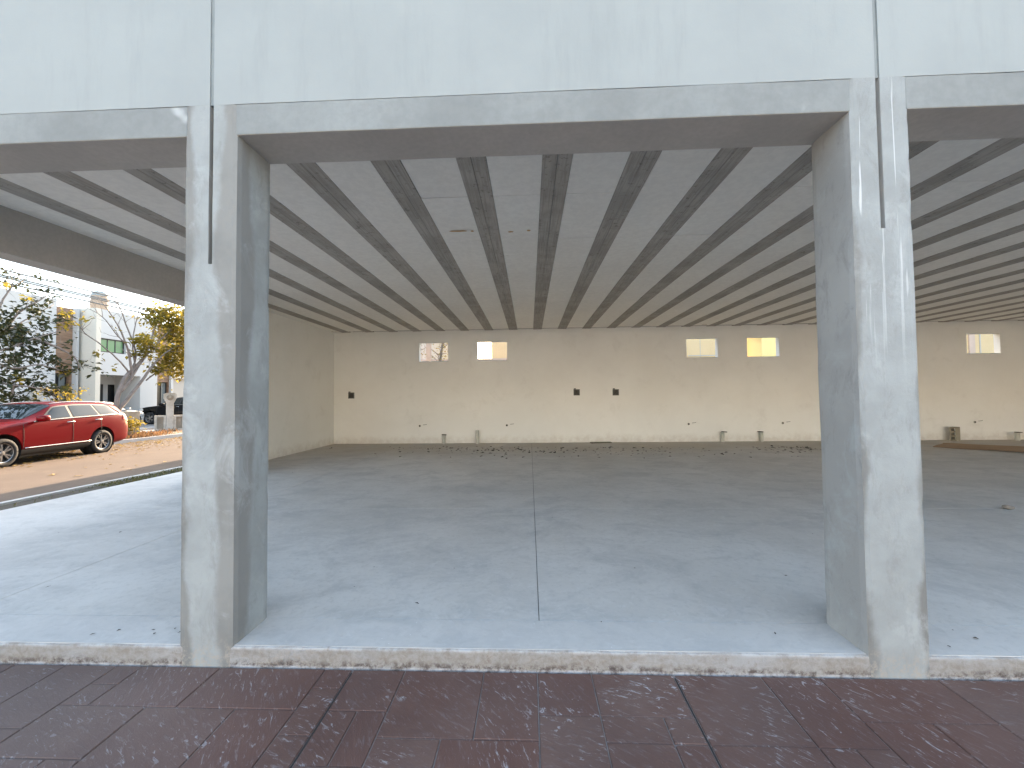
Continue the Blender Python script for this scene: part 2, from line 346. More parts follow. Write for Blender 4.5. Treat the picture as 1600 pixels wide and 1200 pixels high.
def wall_holes(name, axis, a, b, u0, u1, z0, z1, holes, mat, parent=None):
    """wall between planes a and b of the axis, spanning u and z, with rectangular openings (u0,u1,z0,z1)"""
    us = sorted({u0, u1, *[x for h in holes for x in h[:2]]}); zs = sorted({z0, z1, *[x for h in holes for x in h[2:]]})
    def P(t, u, z): return (t, u, z) if axis == 'x' else (u, t, z)
    inh = lambda u, z: any(h[0] < u < h[1] and h[2] < z < h[3] for h in holes)
    solid = lambda i, j: 0 <= i < len(us)-1 and 0 <= j < len(zs)-1 and not inh((us[i]+us[i+1])/2, (zs[j]+zs[j+1])/2)
    V, Fc = [], []
    def q(*p): n = len(V); V.extend(p); Fc.append((n, n+1, n+2, n+3))
    for i in range(len(us)-1):
        for j in range(len(zs)-1):
            if not solid(i, j): continue
            A, B, Z0, Z1 = us[i], us[i+1], zs[j], zs[j+1]
            q(P(a, A, Z0), P(a, B, Z0), P(a, B, Z1), P(a, A, Z1)); q(P(b, A, Z0), P(b, A, Z1), P(b, B, Z1), P(b, B, Z0))
            if not solid(i-1, j): q(P(a, A, Z0), P(a, A, Z1), P(b, A, Z1), P(b, A, Z0))
            if not solid(i+1, j): q(P(a, B, Z0), P(b, B, Z0), P(b, B, Z1), P(a, B, Z1))
            if not solid(i, j-1): q(P(a, A, Z0), P(b, A, Z0), P(b, B, Z0), P(a, B, Z0))
            if not solid(i, j+1): q(P(a, A, Z1), P(a, B, Z1), P(b, B, Z1), P(b, A, Z1))
    bm = bmesh.new()
    for v in V: bm.verts.new(v)
    bm.verts.ensure_lookup_table()
    for f in Fc: bm.faces.new([bm.verts[i] for i in f])
    bmesh.ops.remove_doubles(bm, verts=bm.verts, dist=1e-5)
    return done(name, bm, mat, parent)
def copy_tree(o, parent=None):
    c = o.copy(); C.objects.link(c)
    if parent is not None: c.parent = parent; c.matrix_parent_inverse = o.matrix_parent_inverse.copy()
    for ch in list(o.children): copy_tree(ch, c)
    return c

# ================================================================== the setting
ZF, ZS, ZW, ZC = .111, 3.108, 3.294, 3.599          # floor, soffit, foot of white wall, ceiling
YB, DB = 10.424, .318                               # back wall, column depth
XR = 17.3                                           # right end of the hall
Z_ROAD = -.03
tag(raw('ground', [(-400, -400, -.16), (400, -400, -.16), (400, 400, -.16), (-400, 400, -.16)], [(0, 1, 2, 3)], MT['ground']), kind='structure')
road = box('road', (-14.9, -120, -.15), (-8.16, 150, Z_ROAD), MT['asphalt']); tag(road, kind='structure')
kerb = rough_box('kerb', (-8.16, -20, -.14), (-8.06, 30, -.008), MT['roadconc'], None, .8, .006); tag(kerb, kind='structure')
fk = rough_box('kerb', (-15.05, -30, -.14), (-14.9, 60, .10), MT['roadconc'], None, .9, .008); tag(fk, kind='structure')
tag(box('verge', (-17.0, -30, -.14), (-15.05, 60, .07), MT['ground']), kind='structure')
tag(box('sidewalk', (-18.6, -30, -.14), (-17.0, 60, .12), MT['sidewalk']), kind='structure')
tag(box('driveway', (-36, -10, -.14), (-18.6, 60, .17), MT['sidewalk']), kind='structure')

# pavement: stamped concrete, each stamp a piece
pav = box('pavement', (-6.95, -9, -.15), (24, -.006, -.007), MT['joint']); tag(pav, kind='structure')
tag(box('street', (-6.95, -24, -.15), (40, -9.0, -.05), MT['roadconc']), kind='structure')
G = .152
sizes = [(2, 2), (3, 2), (2, 3), (3, 3), (4, 2), (2, 1), (3, 1), (1, 2), (1, 1)]
tile_mesh = {}
def tile_me(wd, dp):
    key = (round(wd, 4), round(dp, 4))
    if key not in tile_mesh:
        bm = bmesh.new(); g = .0026
        a, b = wd/2-g, dp/2-g
        vb = [bm.verts.new((x, y, -.02)) for x, y in ((-a, -b), (a, -b), (a, b), (-a, b))]
        vm = [bm.verts.new((x, y, -.005)) for x, y in ((-a, -b), (a, -b), (a, b), (-a, b))]
        e = .003
        vt = [bm.verts.new((x, y, 0)) for x, y in ((-a+e, -b+e), (a-e, -b+e), (a-e, b-e), (-a+e, b-e))]
        for A, B in ((vb, vm), (vm, vt)):
            for k in range(4): bm.faces.new((A[k], A[(k+1) % 4], B[(k+1) % 4], B[k]))
        bm.faces.new(vt)
        me = bpy.data.meshes.new('paving_stamp'); bmesh.ops.recalc_face_normals(bm, faces=bm.faces); bm.to_mesh(me); bm.free(); me.materials.append(MT['tile'])
        tile_mesh[key] = me
    return tile_mesh[key]
tr = random.Random(5)
for (xa, xb) in ((-4.56, -3.018), (-3.010, -1.018), (-1.010, .764), (.772, 2.602), (2.610, 4.60)):
    nx, ny = round((xb-xa)/G), 16
    gx = (xb-xa)/nx; occ = [[False]*ny for _ in range(nx)]
    for j in range(ny):
        for i in range(nx):
            if occ[i][j]: continue
            opts = [s for s in sizes if i+s[0] <= nx and j+s[1] <= ny and not any(occ[a][b] for a in range(i, i+s[0]) for b in range(j, j+s[1]))]
            s = tr.choices(opts, [1+2.*(o_[0]*o_[1] >= 4)+.5*(o_[0]*o_[1]) for o_ in opts])[0]
            for a in range(i, i+s[0]):
                for b in range(j, j+s[1]): occ[a][b] = True
            o = link('paving_stamp', tile_me(s[0]*gx, s[1]*G), None, pav)
            o.location = (xa+(i+s[0]/2)*gx, -.010-(j+s[1]/2)*G, tr.uniform(-.0012, .0008)); o.rotation_euler = (tr.uniform(-.003, .003), tr.uniform(-.003, .003), 0)

for xc_ in (-1.014, .768): box('control_joint', (xc_-.0034, -2.45, -.02), (xc_+.0034, -.03, -.0045), MT['jointdark'], pav)
# floor slab with saw-cut joints
slab = box('floor_slab', (-6.9, .012, -.12), (XR, YB+.1, ZF-.012), MT['gap']); tag(slab, kind='structure')
xs = (-6.95, -3.829, .043, XR); ys = (DB, 2.957, YB)
for i in range(3):
    for j in range(2):
        g = .0025
        box('slab_panel', (xs[i]+(g if i else 0), ys[j]+g*.6, -.1 if i == 0 else ZF-.05), (xs[i+1]-g, ys[j+1]-(g*.6 if j == 0 else 0), ZF), MT['floor'], slab, .0015)
# front threshold strip: a rough cast kerb, finished on top like the floor
cols = [-1.88 + 3.847*k for k in range(-1, 6)]
edges = [-6.95] + cols + [XR]
for a, b in zip(edges, edges[1:]):
    o = rough_box('threshold_kerb', (a, .0, -.1), (b, DB-.002, ZF-.002), MT['kerb'], slab, .07, .0035, 6., .008)
    box('threshold_top', (a+.001, .014, ZF-.02), (b-.001, DB-.006, ZF+.0015), MT['floor'], slab)
# the strip of soil between slab and street kerb
tag(box('soil_strip', (-8.06, -20, -.15), (-6.952, 30, -.045), MT['darksoil']), kind='structure')

# ================================================================== the unfinished hall
hall = thing('unfinished_hall', 'unfinished open concrete hall with grey columns, white upper wall and striped ceiling', 'building', (5.7, 5.2, 0))
def column(cx, mat, zg, y0=-.004, y1=DB, w=.322):
    a, b = cx-w/2, cx+w/2; gw = .012
    def seg(p, q, n): return [(p[0]+(q[0]-p[0])*k/n, p[1]+(q[1]-p[1])*k/n, 0) for k in range(n)]
    prof = seg((a, y0), (cx-gw, y0), 5) + [(cx-gw, y0, 0), (cx-gw+.001, y0, 1), (cx+gw-.001, y0, 1), (cx+gw, y0, 0)] + seg((cx+gw, y0), (b, y0), 5)[1:] \
        + seg((b, y0), (b, y1), 8) + seg((b, y1), (a, y1), 8) + seg((a, y1), (a, y0), 8)
    zs = [-.02 + (ZW+.02)*k/70 for k in range(71)]
    zs = sorted([z for z in zs if abs(z-zg) > .02] + [zg-.001, zg+.001]); bm = bmesh.new(); rings = []
    for z in zs:
        ring = []
        for x, y, n in prof:
            yy = y + (.035 if n and z > zg else 0)
            p = Vector((x, yy, z)); d = wob(p, .0020, 1.5) - p; d.z = 0
            # worn arrises
            cxn = min(abs(x-a), abs(x-b)); cyn = min(abs(y-y0), abs(y-y1))
            if cxn < 1e-6 and cyn < 1e-6:
                p += Vector(((.006 if x == a else -.006), (.006 if y == y0 else -.006), 0))*(.7+.45*noise.noise(Vector((x*9, y*9, z*2.2)))+1.6*max(0., noise.noise(Vector((x*5, y*5, z*7)))-.28))
            ring.append(bm.verts.new(p+d))
        rings.append(ring)
    n = len(prof)
    for A, B in zip(rings, rings[1:]):
        for k in range(n): bm.faces.new((A[k], A[(k+1) % n], B[(k+1) % n], B[k]))
    bm.faces.new(rings[0][::-1]); bm.faces.new(rings[-1])
    return done('column', bm, mat, hall)
for k, cx in enumerate(cols):
    column(cx, MT['colL'] if k == 1 else MT['colR'] if k == 2 else MT['colO'], 2.335 if k == 1 else 2.44)
# front beams: rendered face, underside coloured lighter in place of bounced light
for k in range(len(cols)-1):
    a, b = cols[k]+.161, cols[k+1]-.161
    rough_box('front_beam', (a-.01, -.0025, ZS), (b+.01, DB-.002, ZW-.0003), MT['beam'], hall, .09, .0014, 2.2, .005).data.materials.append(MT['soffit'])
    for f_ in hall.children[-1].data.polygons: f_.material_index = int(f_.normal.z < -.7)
# white upper wall, one panel to a bay, with a narrow channel between panels
for k in range(len(cols)-1):
    rough_box('upper_wall_panel', (cols[k]+.012, -.0038, ZW-.0004), (cols[k+1]-.012, DB, 5.0), MT['facade'], hall, .16, .001, 1.2, .001)
for cx in cols[1:-1]:
    box('wall_channel', (cx-.0115, .004, ZW+.003), (cx+.0115, .03, 4.99), MT['groove_lt'], hall)
    box('column_channel', (cx-.0105, .026, 2.46), (cx+.0105, .0295, ZW), MT['groove'], hall)
# side beam over the open left bay, its upper wall and far column
XB0, XB1 = -5.521, -5.80
rough_box('side_beam', (XB1, DB+.002, ZS-.002), (XB0, 5.25, ZC+.05), MT['soffit'], hall, .12, .003, 2., .008)  # side beam takes the same lightened soffit colour
box('upper_wall_panel', (XB1-.006, DB+.004, ZC+.055), (XB0-.01, 5.25, 4.99), MT['facade'], hall)
rough_box('column', (-6.14, 5.0, -.02), (-5.60, 5.3, 4.9), MT['conc'], hall, .12, .003)
# back wall with high window openings
WIN = [(655, 700, 534, 565), (746, 792, 533, 564), (1073, 1121, 529, 559), (1168, 1217, 527, 558), (1511, 1562, 520, 553)]
holes = []
for x0, x1, y0, y1 in WIN:
    p, q = on_y(x0, y1, YB), on_y(x1, y0, YB); holes.append((p.x, q.x, p.z, q.z))
zlo = sum(h[2] for h in holes)/5; zhi = sum(h[3] for h in holes)/5
holes = [(h[0], h[1], zlo, zhi) for h in holes]
wall_holes('back_wall', 'y', YB, YB+.17, -6.30, XR+.15, -.05, ZC+.0295, holes, MT['wall'], hall)
for h in holes: box('window_sill', (h[0]+.004, YB+.02, zlo+.0005), (h[1]-.004, YB+.185, zlo+.012), MT['facade'], hall)
box('left_wall', (-6.30, 5.3, -.05), (-6.138, YB-.002, ZC+.0295), MT['wall'], hall)
box('right_wall', (XR, DB, -.05), (XR+.15, YB-.002, ZC+.0295), MT['wall'], hall)
box('parapet', (-6.31, YB, ZC+.17), (XR+.16, YB+.18, 5.0), MT['facade'], hall); box('parapet', (-6.31, 5.27, ZC+.17), (-6.14, YB-.002, 5.0), MT['facade'], hall)
box('parapet', (XR, DB+.01, ZC+.17), (XR+.16, YB-.002, 5.0), MT['facade'], hall)
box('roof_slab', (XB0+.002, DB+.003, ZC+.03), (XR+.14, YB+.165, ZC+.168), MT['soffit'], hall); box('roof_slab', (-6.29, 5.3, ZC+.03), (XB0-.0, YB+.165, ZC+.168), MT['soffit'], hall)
# ceiling: pairs of precast joists with white boards between
ceil = box('ceiling', (XB0+.004, DB+.006, ZC+.022), (XR-.004, YB-.004, ZC+.028), MT['gap'], hall)
SP, X0, JW = .7503, .2689, .131
def mesh_box(name, sx, sy, sz, mat, bev=.002):
    bm = bmesh.new(); abox(bm, (-sx/2, -sy/2, 0), (sx/2, sy/2, sz), bev); me = bpy.data.meshes.new(name); bm.to_mesh(me); bm.free(); me.materials.append(mat); return me
jme = mesh_box('joist', JW-.0025, YB-DB-.01, .03, MT['joist'], .003)
PL = 1.2; pw = SP-2*JW
pme = mesh_box('ceiling_board', pw-.003, PL-.006, .02, MT['panel'], .0015)
cr = random.Random(3)
for i in range(-8, 23):
    xc = X0 + i*SP
    for s in (-1, 1):
        o = link('joist', jme, None, ceil); o.location = (xc+s*(JW/2+.0005), (DB+YB)/2, ZC-.003+cr.uniform(-.002, .002)); o.rotation_euler = (0, cr.uniform(-.012, .012), cr.uniform(-.0004, .0004))
    if i < 22:
        for k in range(9):
            y0 = .65+PL*(k-1)
            ya, yb_ = max(y0, DB), min(y0+PL, YB)
            if yb_-ya < .1: continue
            me = pme if yb_-ya > PL-.01 else mesh_box('ceiling_board', pw-.003, yb_-ya-.006, .02, MT['panel'], .0015)
            o = link('ceiling_board', me, None, ceil); o.location = (xc+SP/2, (ya+yb_)/2, ZC+cr.uniform(-.0015, .0025)); o.rotation_euler = (cr.uniform(-.002, .002), cr.uniform(-.004, .004), 0)
box('ceiling_board', (-6.138, 5.3, ZC), (X0-8*SP-JW, YB-.003, ZC+.02), MT['panel'], ceil)
# rust marks on a board
for px, py, L in ((716, 360, .11), (738, 360, .02), (798, 361, .035), (826, 359, .025)):
    p = on_z(px, py, ZC); bm = bmesh.new(); vv = [bm.verts.new((p.x+L*math.cos(t)*(1+.3*noise.noise(Vector((t*3, L, px)))), p.y+.022*math.sin(t)*(1+.6*noise.noise(Vector((t*2, 1, px)))), ZC-.010)) for t in [k*math.pi/9 for k in range(18)]]
    bm.faces.new(vv[::-1]); done('rust_stain', bm, MT['stain'], ceil)

# ================================================================== things in the hall
def boxes():
    spec = [((549, 618), 'open grey junction box at the left end of the back wall'), ((901, 613), 'open grey junction box in mid back wall, left of the pair'), ((962, 613), 'open grey junction box in mid back wall, right of the pair')]
    for k, ((px, py), lab) in enumerate(spec):
        p = on_y(px, py, YB); t = thing('junction_box', lab, 'junction box', (p.x, YB, p.z-.095), 0, 'junction boxes on the back wall'); s = .095
        bm = bmesh.new()
        for lo, hi in (((-s, -.018, 0), (s, .02, .018)), ((-s, -.018, 2*s-.018), (s, .02, 2*s)), ((-s, -.018, .018), (-s+.018, .02, 2*s-.018)), ((s-.018, -.018, .018), (s, .02, 2*s-.018))): abox(bm, lo, hi)
        o = done('box_frame', bm, MT['steelbox'], t); o.matrix_parent_inverse = Matrix()
        o = box('box_back', (-s+.016, -.004, .016), (s-.016, -.001, 2*s-.016), MT['boxback'], t); o.matrix_parent_inverse = Matrix()
        bm = bmesh.new(); rr = random.Random(k)
        for c in range(3):
            x = rr.uniform(-.05, .05); tube(bm, [(x, -.006, .03), (x+rr.uniform(-.04, .04), -.022, .09), (x+rr.uniform(-.05, .05), -.012, .15)], .006, 5)
        o = done('wires', bm, MT['darkdebris'], t); o.matrix_parent_inverse = Matrix()
        o = box('conduit_tab', (-s+.01, -.015, 2*s), (-s+.07, .0, 2*s+.03), MT['steelbox'], t); o.matrix_parent_inverse = Matrix()
boxes()
pipes = [((695, 679, 692), 'short off-white pipe stub with dark rim under the leftmost window'), ((746, 672.5, 693), 'tall off-white pipe stub below the second window from the left'), ((1128.5, 675, 690), 'off-white pipe stub below and between the middle windows, left one'), ((1186, 674.5, 689), 'off-white pipe stub with dark strip on top, below the fourth window'), ((1590, 676, 688), 'pipe stub at the far right beyond the concrete block')]
for k, ((px, yt, yb_), lab) in enumerate(pipes):
    g = on_z(px, yb_, ZF); t_ = on_y(px, yt, g.y); h = t_.z-ZF; r = .055
    t = thing('pipe_stub', lab, 'pipe', (g.x, min(g.y, YB-.07), ZF), 0, 'pipe stubs rising from the floor')
    bm = bmesh.new(); lathe(bm, [(r, -.02), (r, h), (r-.006, h), (r-.006, -.02)], None, 16); o = done('pipe', bm, MT['pvc'], t, None, True); o.matrix_parent_inverse = Matrix()
    bm = bmesh.new(); lathe(bm, [(.0005, h-.05), (r-.007, h-.05)], None, 16); o = done('pipe_bore', bm, MT['hole'], t); o.matrix_parent_inverse = Matrix()
    if k in (0, 2, 3, 4):
        bm = bmesh.new(); dx = {0: 0, 2: .03, 3: -.05, 4: 0}[k]; abox(bm, (-r-.012+dx, -r-.008, h), (r+.008+dx, r*.6, h+.022), .004); o = done('pipe_cap', bm, MT['darkdebris'], t); o.matrix_parent_inverse = Matrix(); o.rotation_euler = (0, .07, 0)
holesp = [((656, 665.5), 'small dark pipe hole low in the back wall, left of all pipe stubs'), ((792, 664.5), 'small dark pipe hole low in the back wall, right of the tall pipe stub'), ((1076, 662.5), 'small dark pipe hole left of the middle pair of pipe stubs'), ((1223, 661), 'small dark pipe hole right of the middle pair of pipe stubs'), ((1523, 659.5), 'small dark pipe hole right of the concrete block')]
for (px, py), lab in holesp:
    p = on_y(px, py, YB); t = thing('pipe_hole', lab, 'pipe hole', (p.x, YB, p.z), 0, 'pipe holes in the back wall')
    rot = Matrix.Rotation(math.pi/2, 4, 'X')
    bm = bmesh.new(); lathe(bm, [(.026, 0), (.026, .016), (.034, .016), (.038, 0)], rot, 14); o = done('pipe_rim', bm, MT['pvc'], t, None, True); o.matrix_parent_inverse = Matrix()
    bm = bmesh.new(); lathe(bm, [(.0005, .006), (.027, .006)], rot, 14); o = done('pipe_bore', bm, MT['hole'], t); o.matrix_parent_inverse = Matrix()
    bm = bmesh.new(); tube(bm, [(.10, -.004, .03), (.16, -.008, .036), (.22, -.003, .045)], .006, 5); o = done('wire_end', bm, MT['darkdebris'], t); o.matrix_parent_inverse = Matrix()
# cement block standing on end
p = on_z(1482, 687.5, ZF); t = thing('cement_block', 'hollow tan cement block standing on end by the right column', 'block', (p.x, min(p.y, YB-.2), ZF), R(24))
bw, bd, bh = .20, .15, .40
bm = bmesh.new()
abox(bm, (-bw/2, -bd/2, 0), (bw/2, -bd/2+.03, bh), .003); abox(bm, (-bw/2, bd/2-.03, 0), (bw/2, bd/2, bh), .003)
for zz in (0, .122, .244, bh-.034): abox(bm, (-bw/2, -bd/2+.03, zz), (bw/2, bd/2-.03, zz+.034))
o = done('block_shell', bm, MT['block'], t); o.matrix_parent_inverse = Matrix()
# cardboard sheet lying on the floor
pts = [on_z(*q, ZF+.004) for q in ((1457, 699), (1600, 708), (1660, 700), (1600, 697.5), (1474, 692.5))]
t = thing('cardboard_sheet', 'long flattened brown cardboard sheet on the floor before the concrete block', 'cardboard', tuple(sum((Vector(q) for q in pts), Vector())/5))
N = 24; V = []; Fc = []
A, B, D_, E_ = Vector(pts[0]), Vector(pts[1]) + (Vector(pts[1])-Vector(pts[0]))*.35, Vector(pts[3]) + (Vector(pts[3])-Vector(pts[4]))*.35, Vector(pts[4])
for i in range(N+1):
    for j in range(7):
        a = A.lerp(B, i/N); b = E_.lerp(D_, i/N); q = a.lerp(b, j/6); z = ZF+.012+.025*noise.noise(Vector((q.x*1.3, q.y*1.6, 3)))+.012*(j == 0)
        V.append((q.x, q.y+.03*noise.noise(Vector((q.x*3, 0, 0))), max(z, ZF+.006)))
for i in range(N):
    for j in range(6): Fc.append((i*7+j, (i+1)*7+j, (i+1)*7+j+1, i*7+j+1))
o = raw('sheet', V, Fc, MT['card'], t); md = o.modifiers.new('thick', 'SOLIDIFY'); md.thickness = .008
# board scrap by the back wall
p = on_z(938, 691, ZF); b_ = box('board_scrap', (-.33, -.12, 0), (.30, .10, .022), MT['board'], None, .004); b_.location = (p.x, min(p.y, YB-.2), ZF+.002); b_.rotation_euler = (0, 0, .1); tag(b_, 'thin dark board scrap lying at the foot of the back wall', 'board')
# mortar lump
p = on_z(1575, 796, ZF); bm = bmesh.new(); bmesh.ops.create_icosphere(bm, subdivisions=3, radius=.052)
for v in bm.verts: v.co = Vector((v.co.x*1.15, v.co.y*.9, max(v.co.z*.5+.028, 0)))*(1+.35*noise.noise(v.co*14)); 
o = done('mortar_lump', bm, MT['rubble'], None, (p.x, p.y, ZF)); tag(o, 'small broken lump of pale mortar on the floor right of the right column', 'rubble')

# leaves: folded two-triangle diamonds
def leaf_geo(V, Fc, p, d, up, L, W, fold=.25):
    d = d.normalized(); s = d.cross(up); s = s.normalized() if s.length > 1e-4 else d.orthogonal().normalized(); n = s.cross(d)
    k = len(V); V += [p, p + d*L*.45 + s*W/2 + n*W*fold, p + d*L, p + d*L*.45 - s*W/2 + n*W*fold]; Fc += [(k, k+1, k+2), (k, k+2, k+3)]
def litter(name, label, spots, mat, seed, zed, size=(.02, .05)):
    rr = random.Random(seed); V, Fc = [], []
    for x, y in spots:
        a = rr.uniform(0, 6.283); L = rr.uniform(*size)
        leaf_geo(V, Fc, Vector((x, y, zed+.003+rr.uniform(0, .006))), Vector((math.cos(a), math.sin(a), rr.uniform(-.02, .22))), Vector((0, 0, 1)), L, L*rr.uniform(.35, .8), rr.uniform(.05, .4))
    o = raw(name, V, Fc, mat); tag(o, label, 'leaves', None, 'stuff'); return o
rr = random.Random(12); sp = []
for k in range(240):
    px = rr.gauss(840, 130); py = 697 + abs(rr.gauss(0, 7)) + 2; q = on_z(px, py, ZF); sp.append((q.x, min(q.y, YB-.1)))
for k in range(90):
    px = rr.uniform(560, 1275); py = rr.uniform(697, 716); q = on_z(px, py, ZF); sp.append((q.x, min(q.y, YB-.1)))
for k in range(90):
    px = rr.gauss(1240, 40); py = 699 + abs(rr.gauss(0, 4)); q = on_z(px, py, ZF); sp.append((q.x, min(q.y, YB-.1)))
litter('leaf_litter', 'dark dry leaf bits scattered on the hall floor near the back wall', sp, MT['darkdebris'], 4, ZF, (.03, .10))
sp = [(rr.uniform(-5.5, 3.5), rr.uniform(.4, 8)) for _ in range(12)]
for px, py in ((150, 990), (190, 985), (243, 985), (275, 982), (277, 990), (243, 990), (186, 833), (93, 833), (70, 920), (1212, 993), (1490, 985), (1530, 1000), (1480, 1010), (586, 887), (552, 918), (655, 945), (1225, 900), (993, 888), (940, 972)):
    q = on_z(px, py, ZF); sp.append((q.x, q.y))
litter('leaf_litter', 'few dark leaf bits on the threshold and near floor', sp, MT['darkdebris'], 9, ZF, (.012, .035))

# ================================================================== behind the hall
YN = YB + 10.0
hb = thing('neighbour_house', 'cream house behind the hall seen through the small back windows', 'house', (5, YN+3, 0))
xl = on_y(768, 548, YN).x; xm = on_y(1165, 545, YN).x; xyl = on_y(1203, 545, YN).x
wall_holes('house_wall', 'y', YN, YN+.3, xl, xm, -.15, 7.4, [(1.2, 2.4, 1.0, 2.2), (on_y(1080, 548, YN).x-5, on_y(1080, 548, YN).x-3.6, 1, 2.2)], MT['gold'], hb)
box('house_wall', (xl, YN+.302, -.15), (xl+.3, YN+8, 7.4), MT['gold'], hb)
xj = on_y(1094, 548, YN).x; box('wall_joint', (xj-.015, YN-.012, 1.5), (xj+.015, YN-.002, 6.4), MT['beige'], hb)
box('wall_ledge', (on_y(1075, 556, YN).x, YN-.03, on_y(1094, 556.5, YN).z), (xm-.4, YN-.002, on_y(1094, 556.5, YN).z+.05), MT['beige'], hb)
box('house_roof', (xl-.1, YN-.1, 7.405), (xm+.1, YN+8.1, 7.6), MT['gold'], hb)
hy = thing('yellow_house', 'yellow house behind the hall seen through the fourth back window', 'house', (xm+2, YN+4, 0))
box('house_wall', (xm+.3, YN-1.0, -.15), (xyl, YN+7, 7.2), MT['yellow'], hy); box('house_roof', (xm+.2, YN-1.1, 7.2), (xyl+.1, YN+7.1, 7.35), MT['yellow'], hy)
hw = thing('white_house', 'white house with dark windows behind the hall, right of the yellow one', 'house', (xyl+4, YN+9, 0))
wz = on_y(1205, 549, YN+6).z
x0w, x1w = on_y(1199, 545, YN+6).x, on_y(1206, 545, YN+6).x
wall_holes('house_wall', 'y', YN+6, YN+6.3, xyl-.6+1.2, xyl+10, -.15, 6.5, [(x0w+.7, x1w+1.2, wz-1.4, wz)], MT['white'], hw)
box('window', (x0w+.5, YN+6.25, wz-1.5), (x1w+1.4, YN+6.29, wz+.1), MT['greyglass'], hw); box('window_hood', (x0w+.55, YN+5.7, wz+.6), (x1w+1.4, YN+6-.002, wz+.72), MT['frame'], hw)
hc = thing('cream_house', 'cream house with vertical joint behind the rightmost back window', 'house', (23, YN+4, 0))
xa = on_y(1480, 540, YN).x
box('house_wall', (xa, YN-.5, -.15), (xa+9, YN+6, 6.4), MT['gold'], hc); xj = on_y(1531, 537, YN-.5).x; box('wall_joint', (xj-.03, YN-.53, .5), (xj+.03, YN-.502, 6.3), MT['beige'], hc)
box('wall_pier', (on_y(1513, 540, YN-.5).x, YN-.56, .5), (on_y(1522, 540, YN-.5).x, YN-.502, 6.2), MT['pink'], hc); box('house_roof', (xa-.1, YN-.6, 6.4), (xa+9.1, YN+6.1, 6.55), MT['gold'], hc)
p = on_y(670, 545, YB+3); t = box('garden_post', (p.x-.085, YB+2.9, -.15), (p.x+.085, YB+3.1, 5.2), MT['pink'], None, .01); tag(t, 'pinkish square post behind the leftmost back window', 'post')
a, b = on_y(640, 562, YB+6.), on_y(768, 562, YB+6.)
t = box('garden_wall', (-9, YB+6, -.15), (b.x+3, YB+6.2, a.z), MT['pink'], None); tag(t, 'plain garden wall behind the hall, below the left back windows', 'wall')
ha = thing('corner_house', 'white house behind the hall beside the street, hidden by the back wall', 'house', (-7.2, 21, 0))
box('house_wall', (-9.45, 16.5, -.15), (-5.3, 26, 6.2), MT['white'], ha); box('house_roof', (-9.5, 16.4, 6.2), (-5.2, 26.1, 6.4), MT['white'], ha)

# ================================================================== unseen houses added across the front street to bounce light into the hall
tag(box('plaza', (-6.95, -40, -.145), (40, -24.0, -.03), MT['sidewalk']), kind='structure')
for k, (xa, xb, h, mt, lab) in enumerate(((-6.5, 3.2, 6.6, 'bright', 'unseen white two-storey house added across the front street to bounce light, left'), (3.25, 13.0, 6.9, 'cream', 'unseen cream two-storey house added across the front street to bounce light, middle'), (13.05, 24, 6.5, 'bright', 'unseen white two-storey house added across the front street to bounce light, right'), (-26, -15.2, 6.6, 'bright', 'unseen white two-storey house added across the street corner to bounce light'))):
    t = thing('added_facing_house', lab, 'house', ((xa+xb)/2, -26, 0)); Y = -22.
    hs = [(xa+1., xa+2.6, 3.9, 5.2), (xb-3.2, xb-1.2, 3.9, 5.2), (xa+1., xa+2.2, .9, 2.3), (xb-4.4, xb-1., .05, 2.5)]
    wall_holes('house_wall', 'y', Y-.25, Y, xa, xb, -.15, h, hs, MT[mt], t)
    for q in hs: box('window' if q[2] > .5 else 'garage_door', (q[0]-.02, Y-.22, q[2]-.02), (q[1]+.02, Y-.17, q[3]+.02), MT['darkglass'] if q[2] > .5 else MT['beige'], t)
    box('side_wall', (xa, Y-8, -.15), (xa+.25, Y-.252, h-.3), MT[mt], t); box('side_wall', (xb-.25, Y-8, -.15), (xb, Y-.252, h-.3), MT[mt], t); box('roof', (xa+.252, Y-8, h-.6), (xb-.252, Y-.252, h-.4), MT['conc'], t)
# ================================================================== houses across the street
def window(parent, x, y0, y1, z0, z1, panes, glass, proud=.03, bars=.05):
    """window in a wall facing +X: frame proud of x, each pane its own sub-part"""
    bm = bmesh.new(); e = bars
    abox(bm, (x-.04, y0, z0), (x+proud, y1, z0+e)); abox(bm, (x-.04, y0, z1-e), (x+proud, y1, z1)); abox(bm, (x-.04, y0, z0+e), (x+proud, y0+e, z1-e)); abox(bm, (x-.04, y1-e, z0+e), (x+proud, y1, z1-e))
    wd = (y1-y0-2*e)/panes
    for k in range(1, panes): abox(bm, (x-.04, y0+e+wd*k-.02, z0+e), (x+proud-.004, y0+e+wd*k+.02, z1-e))
    f = done('window', bm, MT['frame'], parent)
    for k in range(panes):
        o = box('pane', (x-.02, y0+e+wd*k+.001, z0+e), (x+.002, y0+e+wd*(k+1)-.001, z1-e), glass[k % len(glass)], None)
        o.parent = f; o.matrix_parent_inverse = f.matrix_world.inverted() if False else parent.matrix_basis.inverted() @ Matrix() if False else Matrix()
    return f
